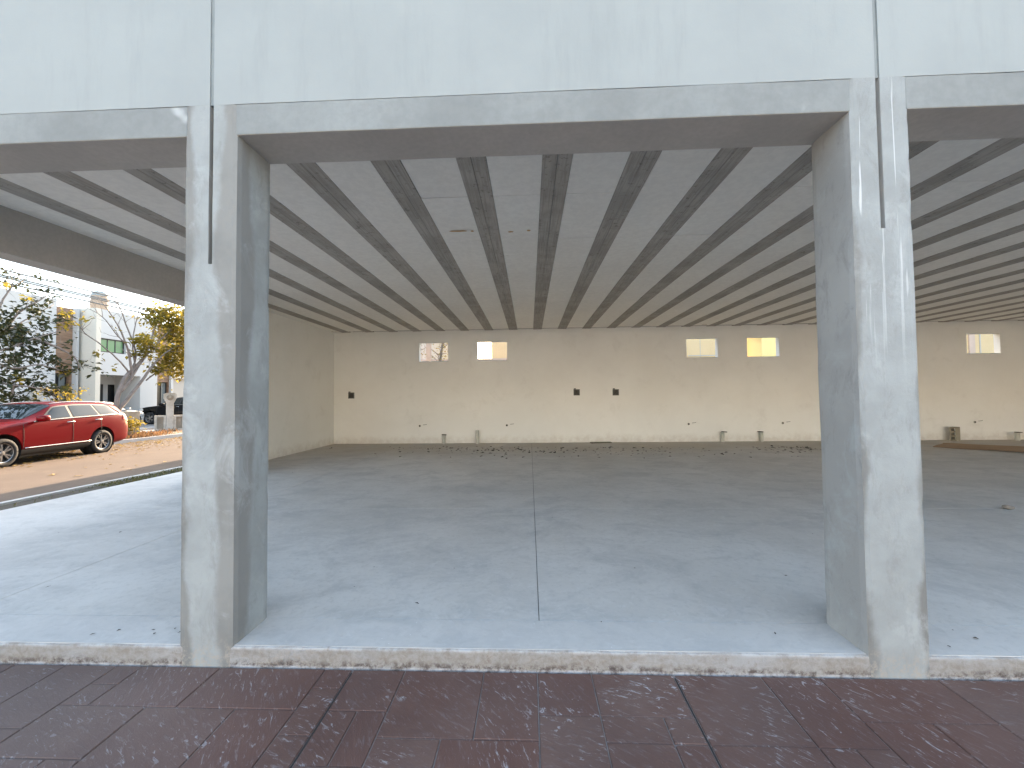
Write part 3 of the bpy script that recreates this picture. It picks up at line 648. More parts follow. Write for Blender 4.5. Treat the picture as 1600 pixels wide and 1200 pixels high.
def house1():
    X = -23.8; t = thing('white_house', 'white two-storey house with timber strip behind the red car', 'house', (X-4, 13, .17))
    ztop = on_x(86, 467, X).z; y1 = on_x(87, 550, X).y; y2 = on_x(118.5, 550, X).y; y3 = on_x(122, 550, X).y; zt = on_x(100, 479, X).z
    wl_, wr_, wt, wb = on_x(2, 525, X).y, on_x(42, 525, X).y, on_x(20, 508, X).z, on_x(20, 541, X).z
    wall_holes('house_wall', 'x', X-.25, X, 4, y1, 0, ztop, [(wl_, wr_, wb, wt)], MT['white'], t)
    window(t, X-.18, wl_, wr_, wb, wt, 2, [MT['greyglass'], MT['darkglass']], .02)
    box('roof', (X-8, 4, ztop-.5), (X-.252, y1, ztop-.3), MT['conc'], t)
    w0, w1, z0, z1 = on_x(88, 600, X).y, on_x(114, 600, X).y, .3, on_x(100, 583, X).z
    wall_holes('timber_cladding', 'x', X-.45, X-.2, y1+.002, y2, .1, zt, [(w0, w1, z0, z1)], MT['timber'], t)
    window(t, X-.4, w0, w1, z0, z1, 2, [MT['darkglass'], MT['greyglass']], .04)
    box('party_wall', (X-8, y2+.002, 0), (X+.04, y3, zt+.02), MT['white'], t); box('side_wall', (X-8, 4, 0), (X-.26, 4.25, ztop-.5), MT['white'], t)
    box('roof', (X-8, y1+.003, zt-.3), (X-.46, y2, zt-.1), MT['conc'], t)
    a = on_x(50, 605, X); box('downpipe_box', (X+.003, on_x(48, 610, X).y, .2), (X+.2, on_x(60, 610, X).y, on_x(50, 602, X).z), MT['beige'], t)
def house2():
    X = -23.0; y0 = on_x(150, 540, X).y; y1 = on_x(246.5, 540, X).y; zt = on_x(150, 481, X).z
    t = thing('white_house', 'white two-storey house with green window and carport recess behind the bare tree', 'house', (X-4, (y0+y1)/2, .17))
    g = [on_x(157, 540, X).y, on_x(197, 540, X).y, on_x(175, 551.5, X).z, on_x(175, 530, X).z]
    r0, r1, rz = on_x(156, 620, X).y, on_x(219, 620, X).y, on_x(190, 586.5, X).z
    wall_holes('house_wall', 'x', X-.3, X, y0+.253, y1, 0, zt, [tuple(g), (r0, r1, .0, rz)], MT['white'], t)
    window(t, X-.15, *g, 3, [MT['greenglass']], .03, .06)
    box('side_wall', (X-9, y0, 0), (X+.001, y0+.25, zt+.01), MT['cream'], t); box('side_wall', (X-9, y1-.25, 0), (X-.302, y1, zt), MT['white'], t)
    box('roof', (X-9, y0+.252, zt-.55), (X-.302, y1-.252, zt-.35), MT['conc'], t)
    XB = X-1.6
    d0, d1, dz = on_x(168, 620, XB).y, on_x(199, 620, XB).y, on_x(180, 601, XB).z
    box('carport_ceiling', (XB, y0+.252, rz+.02), (X-.302, y1-.252, rz+.2), MT['white'], t)
    wall_holes('carport_wall', 'x', XB-.2, XB, y0+.252, y1-.252, .1, rz+.018, [(d0, d1, .25, dz)], MT['white'], t)
    f = window(t, XB-.12, d0, d1, .25, dz, 2, [MT['darkglass'], MT['darkglass']], .03)
    box('door', (XB+.003, on_x(155, 620, XB).y, .2), (XB+.05, on_x(159.5, 620, XB).y, dz), MT['frame'], t)
    box('carport_wall', (XB, r1, .1), (X-.302, r1+.2, rz+.018), MT['white'], t)
    # water tank on the roof
    c = on_x(156, 470, X-1.5); w_ = (on_x(172, 470, X-1.5)-on_x(141, 470, X-1.5)).length*.36; zb = zt-.1; zt2 = on_x(156, 455.5, X-1.5).z
    tk = thing('water_tank', 'round tan water tank with grey domed top on the white house roof', 'water tank', (c.x, c.y, zt-.35)); H = zt2-(zt-.35)
    bm = bmesh.new(); lathe(bm, [(.01, 0), (w_, 0), (w_, .1), (w_*1.02, .2), (w_, .3), (w_, H*.55), (w_*1.02, H*.6), (w_*.98, H*.66), (w_*.94, H*.84)], None, 28); o = done('tank_body', bm, MT['tank'], tk, None, True); o.matrix_parent_inverse = Matrix()
    bm = bmesh.new(); lathe(bm, [(w_*.95, H*.83), (w_*.85, H*.93), (w_*.6, H*.985), (w_*.3, H), (.01, H)], None, 28); o = done('tank_lid', bm, MT['tankcap'], tk, None, True); o.matrix_parent_inverse = Matrix()
def house3():
    X = -23.2; y0 = on_x(248, 540, X).y; y1 = on_x(267, 540, X).y; y2 = on_x(270.5, 540, X).y; y3 = y2+5; zt = 6.4
    t = thing('white_house', 'timber-stripped house with beige wall at the street end beside the grey column', 'house', (X-4, y1, .17))
    z1 = on_x(257, 597, X).z
    wall_holes('timber_cladding', 'x', X-.3, X-.1, y0, y1, .1, zt, [(y0+.05, y1-.05, .4, z1)], MT['timber'], t)
    window(t, X-.25, y0+.05, y1-.05, .4, z1, 2, [MT['darkglass'], MT['greyglass']], .04)
    box('party_wall', (X-8, y1+.002, 0), (X+.05, y2, zt+.05), MT['white'], t)
    box('lower_wall', (X-.3, y2+.002, 0), (X-.1, y3, on_x(280, 592, X).z), MT['beige'], t); box('upper_wall', (X-.3, y2+.002, on_x(280, 592, X).z+.002), (X+.1, y3, zt), MT['cream'], t)
    box('roof', (X-8, y0, zt-.4), (X-.302, y3, zt-.2), MT['conc'], t)
house1(); house2(); house3()

# ================================================================== cars
def make_car(name, label, paint, loc, heading, scale=1., hatch=False):
    t = thing(name, label, 'car', loc, heading); t.scale = (scale, scale, scale)
    def pt(o): o.matrix_parent_inverse = Matrix(); return o
    # stations: x, bottom z, half width, shoulder z, belt (w, z), roof (w, z), hood? 
    S = [(2.36, .36, .52, .60, (.50, .74), (.30, .79)), (2.30, .30, .68, .66, (.64, .84), (.42, .89)), (2.18, .25, .79, .72, (.75, .93), (.50, .97)), (1.95, .22, .865, .78, (.82, .99), (.56, 1.04)),
         (1.55, .21, .895, .84, (.85, 1.05), (.60, 1.10)), (1.05, .21, .90, .88, (.87, 1.10), (.63, 1.155)), (.88, .21, .90, .89, (.875, 1.115), (.64, 1.185)),
         (.50, .21, .90, .90, (.875, 1.13), (.64, 1.40)), (.15, .21, .90, .91, (.875, 1.145), (.63, 1.60)), (-.05, .21, .90, .92, (.875, 1.15), (.625, 1.645)), (-.5, .21, .90, .93, (.875, 1.165), (.62, 1.68)),
         (-1.1, .21, .90, .94, (.87, 1.185), (.615, 1.675)), (-1.6, .22, .90, .95, (.86, 1.205), (.605, 1.645)), (-1.95, .24, .89, .95, (.845, 1.22), (.59, 1.60)), (-2.10, .26, .875, .94, (.83, 1.215), (.57, 1.535)),
         (-2.19, .28, .86, .92, (.81, 1.17), (.59, 1.30)), (-2.26, .30, .84, .88, (.79, 1.07), (.59, 1.13)), (-2.32, .36, .79, .76, (.74, .90), (.54, .96)), (-2.35, .42, .70, .62, (.66, .74), (.48, .78))]
    def ring(s):
        x, zb, w, zs, (wb, zbt), (wr, zr) = s; zs, zbt, zr = (.35+(q-.35)*.915 for q in (zs, zbt, zr))
        lift = zr-zbt; e = min(.06, lift*.25)
        return [(0, zb), (w*.80, zb), (w*.96, zb+.06), (w*.99, zb+.2), (w, (zb+zs)/2+.08), (w*.995, zs), (wb, zbt), ((wb*.62+wr*.38), zbt+(zr-e-zbt)*.42), (wr+.045, zr-e), (wr*.9, zr-e*.35), (wr*.5, zr-.005), (0, zr)]
    K = np.array([ring(s) for s in S]); X = np.array([s[0] for s in S])
    nx = 110; xs_ = np.linspace(X[0], X[-1], nx); D = np.stack([[np.interp(-xs_, -X, K[:, j, c]) for j in range(12)] for c in (0, 1)], -1).transpose(1, 0, 2)
    for _ in range(3):
        D[1:-1] = .25*D[:-2]+.5*D[1:-1]+.25*D[2:]
    # subdivide ring
    tt = np.linspace(0, 11, 45); D2 = np.stack([[np.interp(tt, np.arange(12), D[i, :, c]) for i in range(nx)] for c in (0, 1)], -1)
    for _ in range(3):
        D2[:, 1:-1] = .25*D2[:, :-2]+.5*D2[:, 1:-1]+.25*D2[:, 2:]
    def surf(x, tq, off=0., side=1):
        fi = (xs_[0]-x)/(xs_[0]-xs_[-1])*(nx-1); i = int(min(max(fi, 0), nx-2)); a = fi-i; fj = tq/11*44; j = int(min(max(fj, 0), 43)); b = fj-j
        p = (D2[i, j]*(1-b)+D2[i, j+1]*b)*(1-a)+(D2[i+1, j]*(1-b)+D2[i+1, j+1]*b)*a
        dj = D2[i, j+1]-D2[i, j]; nn = np.array([dj[1], -dj[0]]); nn /= max(1e-6, np.linalg.norm(nn))
        di = (D2[i+1, j]-D2[i, j]); sx = float(di @ nn)/abs(xs_[1]-xs_[0])
        v = Vector((x+off*sx*.9, p[0]+nn[0]*off, p[1]+nn[1]*off)); v.y *= side; return v
    bm = bmesh.new(); rows = []
    for i in range(nx):
        L = [bm.verts.new((xs_[i], D2[i, j, 0], D2[i, j, 1])) for j in range(45)]; Rr = [bm.verts.new((xs_[i], -D2[i, j, 0], D2[i, j, 1])) for j in range(43, 0, -1)]
        rows.append(L+Rr)
    n = len(rows[0])
    for A, B in zip(rows, rows[1:]):
        for k in range(n): bm.faces.new((A[k], A[(k+1) % n], B[(k+1) % n], B[k]))
    bm.faces.new(rows[0]); bm.faces.new(rows[-1][::-1])
    body = pt(done('body', bm, paint, t, None, True))
    wheels = [(1.42, 1), (1.42, -1), (-1.25, 1), (-1.25, -1)]; WR = .345
    bm = bmesh.new()
    for wx, sd in wheels:
        bmesh.ops.create_cone(bm, cap_ends=True, segments=40, radius1=.425, radius2=.425, depth=.62, matrix=Matrix.Translation((wx, sd*.86, WR+.025)) @ Matrix.Rotation(math.pi/2, 4, 'X'))
    cut = done('cut', bm, None)
    md = body.modifiers.new('b', 'BOOLEAN'); md.object = cut; md.operation = 'DIFFERENCE'; md.solver = 'EXACT'
    par, inv = body.parent, body.matrix_parent_inverse.copy(); body.parent = None
    dg = bpy.context.evaluated_depsgraph_get(); me = bpy.data.meshes.new_from_object(body.evaluated_get(dg)); body.modifiers.clear(); body.data = me; body.parent = par; body.matrix_parent_inverse = inv
    bpy.data.objects.remove(cut)
    for p_ in me.polygons: p_.use_smooth = True
    mm = body.modifiers.new('e', 'EDGE_SPLIT'); mm.split_angle = R(38)
    for wx, sd in wheels:
        bm = bmesh.new(); seg = 30; mt4 = Matrix.Translation((wx, sd*.87, WR+.025)) @ Matrix.Rotation(-sd*math.pi/2, 4, 'X')
        lathe(bm, [(.30, -.30), (.418, -.30), (.418, .0)], mt4, seg); o = pt(done('wheel_well', bm, MT['plastic'], t, None, True))
        wh = bpy.data.objects.new('wheel', None); C.objects.link(wh); wh.parent = t; wh.location = (wx, sd*.79, WR); wh.rotation_euler = (-sd*math.pi/2, 0, 0); wh.empty_display_size = .1
        bm = bmesh.new(); lathe(bm, [(.235, -.10), (.27, -.112), (.325, -.105), (.343, -.08), (.345, 0), (.343, .08), (.325, .105), (.27, .112), (.235, .10)], None, 40, True)
        o = done('tyre', bm, MT['rubber'], None, None, True); o.parent = wh
        bm = bmesh.new(); lathe(bm, [(.238, -.08), (.238, .085), (.228, .098), (.218, .09), (.215, .05), (.215, -.08)], None, 40, True); 
        for k in range(10):
            a = 2*math.pi*(k//2)/5 + (.2 if k % 2 else -.2) ; c2 = 2*math.pi*(k//2)/5 + (.09 if k % 2 else -.09)
            p0 = Vector((.05*math.cos(c2), .05*math.sin(c2), .085)); p1 = Vector((.222*math.cos(a), .222*math.sin(a), .082)); d_ = (p1-p0).normalized(); q_ = Vector((-d_.y, d_.x, 0))
            vv = [bm.verts.new(p) for p in (p0+q_*.016, p0-q_*.016, p1-q_*.020, p1+q_*.020)]; vb = [bm.verts.new(v.co-Vector((0, 0, .03))) for v in vv]
            bm.faces.new(vv); [bm.faces.new((vv[e], vv[(e+1) % 4], vb[(e+1) % 4], vb[e])) for e in range(4)]
        lathe(bm, [(.001, .095), (.05, .09), (.062, .07)], None, 20)
        o = done('rim', bm, MT['rim'], None); o.parent = wh
        bm = bmesh.new(); lathe(bm, [(.001, .02), (.216, .03)], None, 30); o = done('brake_disc', bm, MT['rimdark'], None); o.parent = wh
    def patch(nm, quad, mat, off, side=1, nu=10, nv=6, thick=None):
        (a, b, c, d) = quad; V, Fc = [], []
        for i in range(nu+1):
            for j in range(nv+1):
                u, v = i/nu, j/nv
                xx = (a[0]*(1-u)+b[0]*u)*(1-v)+(d[0]*(1-u)+c[0]*u)*v; tq = (a[1]*(1-u)+b[1]*u)*(1-v)+(d[1]*(1-u)+c[1]*u)*v
                V.append(surf(xx, tq, off, side))
        for i in range(nu):
            for j in range(nv):
                f = (i*(nv+1)+j, (i+1)*(nv+1)+j, (i+1)*(nv+1)+j+1, i*(nv+1)+j+1); Fc.append(f if side < 0 else f[::-1])
        o = pt(raw(nm, V, Fc, mat, t, None, True)); return o
    for sd in (1, -1):
        patch('window_surround', ((.74, 6.15), (-1.90, 6.12), (-1.62, 7.95), (.10, 7.95)), MT['plastic'], .004, sd, 30)
        patch('front_side_window', ((.56, 6.25), (-.27, 6.25), (-.27, 7.80), (.06, 7.80)), MT['carglass'], .009, sd)
        patch('rear_side_window', ((-.36, 6.25), (-1.16, 6.25), (-1.05, 7.80), (-.36, 7.80)), MT['carglass'], .009, sd)
        patch('quarter_window', ((-1.22, 6.25), (-1.78, 6.32), (-1.60, 7.74), (-1.11, 7.80)), MT['carglass'], .009, sd)
        for nm, pth, rd in (('window_trim', [(.72-.055*k, 6.08) for k in range(48)] + [(-1.93, 6.25), (-1.92, 6.6), (-1.82, 7.2), (-1.70, 7.8), (-1.55, 8.05)], .009), ('roof_rail', [(.05-.06*k, 8.75) for k in range(30)], .011)):
            bm = bmesh.new(); tube(bm, [surf(x, q, .012 if nm == 'window_trim' else .022, sd) for x, q in pth], rd, 6); pt(done(nm, bm, MT['chrome'], t, None, True))
        for dx in (.98, -.31, -1.20):       # door seams
            bm = bmesh.new(); tube(bm, [surf(dx - (.18*max(0, 3.2-q)/1.5 if dx == -1.20 else 0) + (.25*max(0, 3.6-q)/3 if dx == -1.20 else 0), q, .0005, sd) for q in [2.2+.25*k for k in range(16)]], .006, 4); pt(done('door_seam', bm, MT['plastic'], t))
        for dx in (-.12, -.98):
            h0 = surf(dx, 5.55, .02, sd); h1 = surf(dx-.22, 5.55, .022, sd); bm = bmesh.new(); tube(bm, [h0, h0.lerp(h1, .3)+Vector((0, sd*.012, .004)), h0.lerp(h1, .7)+Vector((0, sd*.012, .004)), h1], .014, 8); pt(done('door_handle', bm, MT['chrome'], t, None, True))
        bm = bmesh.new(); q0 = surf(.62, 6.1, 0, sd); abox(bm, (q0.x-.10, -.10, -.08), (q0.x+.09, .12, .08), .045); o = pt(done('mirror', bm, paint, t, None, True)); o.location = (0, q0.y+sd*.12, q0.z+.08)
        bm = bmesh.new(); abox(bm, (.60, min(q0.y, q0.y+sd*.08), q0.z-.0), (.66, max(q0.y, q0.y+sd*.08), q0.z+.05)); pt(done('mirror_arm', bm, MT['plastic'], t))
        patch('sill_cladding', ((1.02, 1.5), (-.86, 1.5), (-.86, 2.75), (1.02, 2.75)), MT['plastic'], .010, sd, 14)
        bm = bmesh.new(); tube(bm, [surf(.95-.1*k, 2.95, .012, sd) for k in range(19)], .016, 6); pt(done('sill_trim', bm, MT['chrome'], t, None, True))
        patch('rear_lamp', ((-1.98, 5.35), (-2.27, 5.2), (-2.25, 6.3), (-2.06, 6.2)), MT['lampred'], .012, sd); patch('headlamp', ((2.22, 4.7), (1.82, 5.2), (1.90, 6.0), (2.24, 5.9)), MT['lampclear'], .010, sd)
    # windscreen and tailgate glass span both sides
    def screen(nm, xa, xb, ta, off):
        V, Fc = [], []; nu, nv = 14, 20
        for i in range(nu+1):
            for j in range(nv+1):
                x = xa+(xb-xa)*i/nu; v = j/nv*2-1; tq = 11-(11-ta)*abs(v); V.append(surf(x, tq, off, 1 if v >= 0 else -1))
        for i in range(nu):
            for j in range(nv): Fc.append((i*(nv+1)+j, (i+1)*(nv+1)+j, (i+1)*(nv+1)+j+1, i*(nv+1)+j+1))
        o = pt(raw(nm, V, Fc, MT['carglass'], t, None, True))
    screen('windscreen', .84, .10, 8.15, .008); screen('rear_window', -2.05, -2.17, 8.3, .010)
    pt(box('grille', (2.30, -.38, .50), (2.375, .38, .62), MT['plastic'], t, .02)); pt(box('number_plate', (-2.36, -.25, .62), (-2.335, .25, .74), MT['lampclear'], t)); pt(box('underbody', (-1.9, -.70, .17), (1.9, .70, .26), MT['plastic'], t))
    pt(box('rear_bumper', (-2.36, -.62, .40), (-2.25, .62, .52), MT['plastic'], t, .03))
    return t
wf, wr_ = on_z(3, 731, Z_ROAD), on_z(159, 707.5, Z_ROAD)
hd = (wf-wr_); ang = math.atan2(hd.y, hd.x); hd.normalize(); left = Vector((-hd.y, hd.x, 0)); ctr = (wf+wr_)/2 - left*.87 - hd*.085
make_car('red_car', 'red estate-style SUV parked at the far kerb of the street', MT['red'], (ctr.x, ctr.y, Z_ROAD), ang)
bw_ = on_z(234, 663, .175)
make_car('black_car', 'black car parked on the driveway behind the white gate pillar', MT['black'], (bw_.x+1.42, bw_.y+.86, .172), math.pi)
sc_ = on_x(158, 640, -20.8)
make_car('pale_car', 'pale silver car parked behind the leaning tree trunk', MT['silver'], (-20.8, sc_.y, .172), R(100), .84)

# ================================================================== street things
p = on_z(265, 672, .12); t = thing('gate_pillar', 'weathered white stone gate pillar with round emblem and low side blocks', 'pillar', (p.x, p.y, .12), R(45)) ; 
def pp(o): o.matrix_parent_inverse = Matrix(); return o
sc = .52*(p-CAM).length/F_PX; ph = on_x(265, 614, p.x).z-.12; pw_ = 13*sc/2
bm = bmesh.new(); abox(bm, (-pw_, -.16, 0), (pw_, .16, ph*.72), .01); abox(bm, (-pw_*1.15, -.19, 0), (pw_*1.15, .19, ph*.08), .01); pp(done('post', bm, MT['pillar'], t))
bm = bmesh.new(); prof = [(-pw_, ph*.72), (-pw_*1.75, ph*.86), (-pw_*1.75, ph*.97), (-pw_*1.1, ph), (pw_*1.1, ph), (pw_*1.75, ph*.97), (pw_*1.75, ph*.86), (pw_, ph*.72)]
A = [bm.verts.new((x, -.17, z)) for x, z in prof]; B = [bm.verts.new((x, .17, z)) for x, z in prof]; bm.faces.new(A); bm.faces.new(B[::-1])
for k in range(8): bm.faces.new((A[k], B[k], B[(k+1) % 8], A[(k+1) % 8]))
pp(done('cap', bm, MT['pillar'], t))
bm = bmesh.new(); lathe(bm, [(.001, .05), (pw_*.5, .06), (pw_*.6, .03), (pw_*.8, .05), (pw_*1.0, .03), (pw_*1.02, -.02)], Matrix.Translation((0, -.17, ph*.88)) @ Matrix.Rotation(math.pi/2, 4, 'X'), 20); pp(done('emblem', bm, MT['stonewall'], t, None, True))
for s in (-1, 1):
    x0, x1 = (pw_+.005, pw_+.42) if s > 0 else (-pw_-.42, -pw_-.005); hb_ = ph*.40
    bm = bmesh.new(); 
    for lo, hi in (((x0, -.12, 0), (x1, .12, .07)), ((x0, -.12, hb_-.08), (x1, .12, hb_)), ((x0, -.12, .07), (x0+.09, .12, hb_-.08)), ((x1-.09, -.12, .07), (x1, .12, hb_-.08))): abox(bm, lo, hi)
    pp(done('side_block', bm, MT['pillar'], t)); pp(box('recess_panel', (x0+.09, -.03, .07), (x1-.09, .1, hb_-.08), MT['stonewall'], t))
# low weathered wall behind the car
a, b = on_x(187, 661, -17.2), on_x(214, 661, -17.2)
o = rough_box('low_wall', (-17.35, a.y-1.6, .05), (-17.05, b.y, on_x(200, 643, -17.2).z), MT['stonewall'], None, .15, .012, 3., .02); tag(o, 'low weathered grey wall between the red car and the black car', 'wall')
# cables along the street
for (px, py, slope), lab in (((20, 425, .1), 'uppermost thin grey cable crossing the pale sky'), ((38, 438, .12), 'second thin grey cable crossing the pale sky'), ((60, 446, .15), 'third thin grey cable crossing the pale sky'), ((60, 453.5, .2), 'lowest thin grey cable crossing the pale sky')):
    q = on_x(px, py, -15.9); pts = [(-15.9, q.y+dy, q.z+.0008*(dy-5)**2-.02) for dy in range(-14, 40, 2)]
    bm = bmesh.new(); tube(bm, pts, .027, 5); o = done('power_cable', bm, MT['cable'], None, None, True); tag(o, lab, 'cable', 'cables over the street')

# ================================================================== trees and plants
def limb(bm, pts, r0, r1, rr, wig=.0):
    P = [Vector(p) for p in pts]; out = []
    for i in range(len(P)-1):
        p0, p1, p2, p3 = P[max(i-1, 0)], P[i], P[i+1], P[min(i+2, len(P)-1)]
        for k in range(4):
            u = k/4; out.append(.5*((2*p1)+(p2-p0)*u+(2*p0-5*p1+4*p2-p3)*u*u+(3*p1-p0-3*p2+p3)*u**3))
    out.append(P[-1]); n = len(out)
    out = [q + Vector((rr.uniform(-1, 1), rr.uniform(-1, 1), rr.uniform(-1, 1)))*wig for q in out]
    tube(bm, out, [r0+(r1-r0)*i/(n-1) for i in range(n)], 7); return out
def twigs(bm, path, rr, n, L, spread=.8, r=.010, start=.35, tips=None, lvl=1):
    for _ in range(n):
        i = rr.randrange(int(len(path)*start), len(path)); p = path[i]; d = (path[min(i+1, len(path)-1)]-path[i-1]).normalized()
        d = (d + Vector((rr.gauss(0, spread), rr.gauss(0, spread), rr.gauss(.15, spread)))).normalized(); l = L*rr.uniform(.5, 1.2); q = [p]
        for k in range(4): d = (d+Vector((rr.gauss(0, .18), rr.gauss(0, .18), rr.gauss(.03, .18)))).normalized(); q.append(q[-1]+d*l/4)
        tube(bm, q, [r*(1-.2*k) for k in range(5)], 5, False)
        if tips is not None: tips.append((q[-1], d)); tips.append((q[2], d))
        if lvl: twigs(bm, q, rr, 2, L*.5, spread, r*.6, .4, tips, lvl-1)
def cluster_leaves(V, Fc, rr, c, rad, n, L, droop=.4):
    for _ in range(n):
        v = Vector((rr.gauss(0, .5), rr.gauss(0, .5), rr.gauss(0, .5)))
        p = c + Vector((v.x*rad[0], v.y*rad[1], v.z*rad[2])); d = Vector((rr.gauss(0, 1), rr.gauss(0, 1), rr.gauss(-droop, .6)))
        l = L*rr.uniform(.6, 1.25); leaf_geo(V, Fc, p, d, Vector((rr.gauss(0, .6), rr.gauss(0, .6), 1)), l, l*rr.uniform(.45, .65))
def tree_left():
    rr = random.Random(21); X = -15.9; base = on_x(-42, 690, X); base.z = .07
    t = thing('leafy_tree', 'broad-leaved dark green tree overhanging the red car at left', 'tree', tuple(base))
    bm = bmesh.new(); P = lambda px, py, dx=0: on_x(px, py, X+dx)
    trunk = limb(bm, [base-Vector((0, 0, .1)), P(-40, 640), P(-30, 590, .2), P(-22, 550, .1)], .13, .085, rr, .008)
    L = []; tips = []
    for tp in ([(-22, 550), (10, 545, .3), (55, 528, .6), (92, 518, .7)], [(-22, 550), (5, 520, -.3), (40, 500, -.5), (84, 476, -.6)], [(-24, 560), (20, 575, .5), (60, 570, .8), (100, 580, .9)], [(-28, 580), (10, 600, .6), (50, 605, .9), (88, 618, 1.)], [(-22, 550), (-5, 490, .2), (15, 452, .3), (35, 440, .2)], [(5, 520, -.3), (30, 488, 0), (60, 470, .3), (72, 462, .4)], [(55, 528, .6), (95, 545, .9), (118, 560, 1.), (122, 575, 1.)], [(20, 600, .6), (20, 630, .5), (40, 640, .4)]):
        pth = limb(bm, [P(*q) for q in tp], .038, .010, rr, .006); twigs(bm, pth, rr, 9, .55, .7, .009, .3, tips)
    done('trunk', bm, MT['bark'], t, None, True)
    V, Fc, V2, F2 = [], [], [], []
    for px, py, r, dx in ((5, 520, 26, 0), (35, 528, 22, .3), (70, 508, 20, .5), (96, 498, 12, .6), (15, 560, 28, -.2), (50, 556, 24, .4), (84, 562, 18, .7), (104, 578, 12, .9), (20, 600, 24, .3), (55, 598, 18, .6), (78, 614, 9, .9), (5, 625, 20, 0), (32, 622, 14, .4), (55, 487, 14, .1), (8, 492, 14, 0), (28, 478, 8, 0), (68, 535, 16, .6), (-20, 560, 40, -.3), (-30, 520, 35, .2), (-10, 600, 30, .5), (118, 575, 6, 1.), (86, 606, 6, 1.)):
        c = P(px, py, dx); s = .62*r/F_PX*(c-CAM).length; cluster_leaves(V, Fc, rr, c, (s*.75, s*.85, s*1.0), int(6+r*r*.15), .185)
    for p, d in tips:
        if rr.random() < .55: cluster_leaves(V, Fc, rr, p, (.12, .12, .12), 2, .18)
    for px, py, r in ((104, 488, 10), (112, 505, 8), (95, 508, 7), (3, 445, 7), (40, 466, 3), (30, 592, 8), (100, 582, 6)):
        c = P(px, py, .8); s = .62*r/F_PX*(c-CAM).length; cluster_leaves(V2, F2, rr, c, (s, s, s*.8), int(5+r*1.6), .16)
    raw('crown', V, Fc, MT['leafdark'], t); raw('golden_leaves', V2, F2, MT['leafgold'], t)
def tree_lean():
    rr = random.Random(33); X = -15.7; P = lambda px, py, dx=0: on_x(px, py, X+dx); base = P(176, 668); base.z = .07
    t = thing('leaning_tree', 'half-bare tree with forked grey trunk leaning right, gold-green leaves', 'tree', tuple(base)); bm = bmesh.new()
    limb(bm, [base-Vector((0, 0, .15)), P(178, 655), P(181, 640)], .12, .095, rr, .004); tips = []; ends = []
    tri = [([(180, 641), (186, 612), (197, 588), (212, 573), (226, 556), (236, 530), (243, 508), (250, 488)], .085, .016), ([(187, 612), (198, 600), (206, 588), (204, 570), (200, 548), (190, 520), (176, 495), (152, 462)], .07, .010), ([(182, 644), (200, 622), (222, 594), (238, 572), (258, 552), (285, 535)], .078, .018),
           ([(204, 586), (188, 566), (160, 540), (132, 520), (124, 508)], .035, .008), ([(206, 580), (212, 550), (196, 505), (186, 478), (172, 462)], .04, .008), ([(205, 575), (200, 545), (180, 520), (160, 495), (126, 476)], .03, .007), ([(212, 573), (207, 540), (212, 505), (222, 470), (228, 455)], .03, .007), ([(206, 588), (225, 560), (252, 530), (280, 500)], .05, .012), ([(228, 594), (250, 580), (275, 582), (292, 590)], .03, .01)]
    for k, (tp, a, b) in enumerate(tri):
        dx = rr.uniform(-.4, .5) if k > 2 else .2*k
        pth = limb(bm, [P(px, py, dx*i/len(tp)) for i, (px, py) in enumerate(tp)], a, b, rr, .008); twigs(bm, pth, rr, 8 if k not in (0, 2) else 12, .75, .55, .010, .45, tips)
    done('trunk', bm, MT['bark'], t, None, True)
    V, Fc, V2, F2 = [], [], [], []
    for px, py, r, dx, w in ((250, 490, 20, 0, .5), (272, 500, 24, .3, .5), (262, 520, 20, -.3, .6), (283, 540, 26, .2, .4), (262, 555, 22, 0, .3), (240, 500, 12, .2, .5), (232, 545, 12, .4, .6), (222, 533, 12, .5, .7), (208, 533, 7, .5, .7), (275, 575, 20, .2, .3), (300, 520, 35, 0, .4), (300, 565, 30, 0, .3), (248, 577, 10, .3, .3), (215, 555, 8, .1, .4), (310, 490, 30, .2, .5)):
        c = P(px, py, dx); s = .80*r/F_PX*(c-CAM).length; n = int(12+r*r*.8)
        cluster_leaves(V, Fc, rr, c, (s*1.1, s, s*.85), int(n*(1-w)), .19); cluster_leaves(V2, F2, rr, c+Vector((0, .15, .1)), (s*1.1, s, s*.85), int(n*w), .17)
    for px, py in ((128, 503), (130, 495), (146, 497), (150, 550), (176, 512), (152, 551), (250, 600), (249, 598), (172, 495), (160, 560), (178, 572)):
        c = P(px, py, rr.uniform(-.3, .3)); cluster_leaves(V if px > 140 else V2, Fc if px > 140 else F2, rr, c, (.10, .10, .12), 4, .17)
    raw('crown', V, Fc, MT['leafyellow'], t); raw('golden_leaves', V2, F2, MT['leafgold'], t)
tree_left(); tree_lean()
def back_tree(name, label, base, H, crown, n, mat, seed, L=.14, start=.4):
    rr = random.Random(seed); t = thing(name, label, 'tree', base); b = Vector(base); bm = bmesh.new(); tips = []
    pth = limb(bm, [b-Vector((0, 0, .2)), b+Vector((.1, 0, H*.35)), b+Vector((-.1, .1, H*.7)), b+Vector((.05, 0, H))], .14, .03, rr, .01)
    twigs(bm, pth, rr, 26, crown*.8, .8, .02, start, tips); done('trunk', bm, MT['bark'], t, None, True); V, Fc = [], []
    for p, d in tips: cluster_leaves(V, Fc, rr, p, (.4, .4, .4), max(2, n//len(tips)), L)
    raw('crown', V, Fc, mat, t)
q = on_y(684, 552, YB+4.2); back_tree('garden_tree', 'small sunlit tree seen through the leftmost back window', (q.x+.15, YB+4.2, -.15), 3.9, .9, 380, MT['leafgold'], 5, .10)
q = on_y(662, 552, YB+7.5); back_tree('garden_tree', 'thin tree at the left edge of the leftmost back window', (q.x-.3, YB+7.5, -.15), 4.6, .9, 300, MT['leafyellow'], 6, .10)
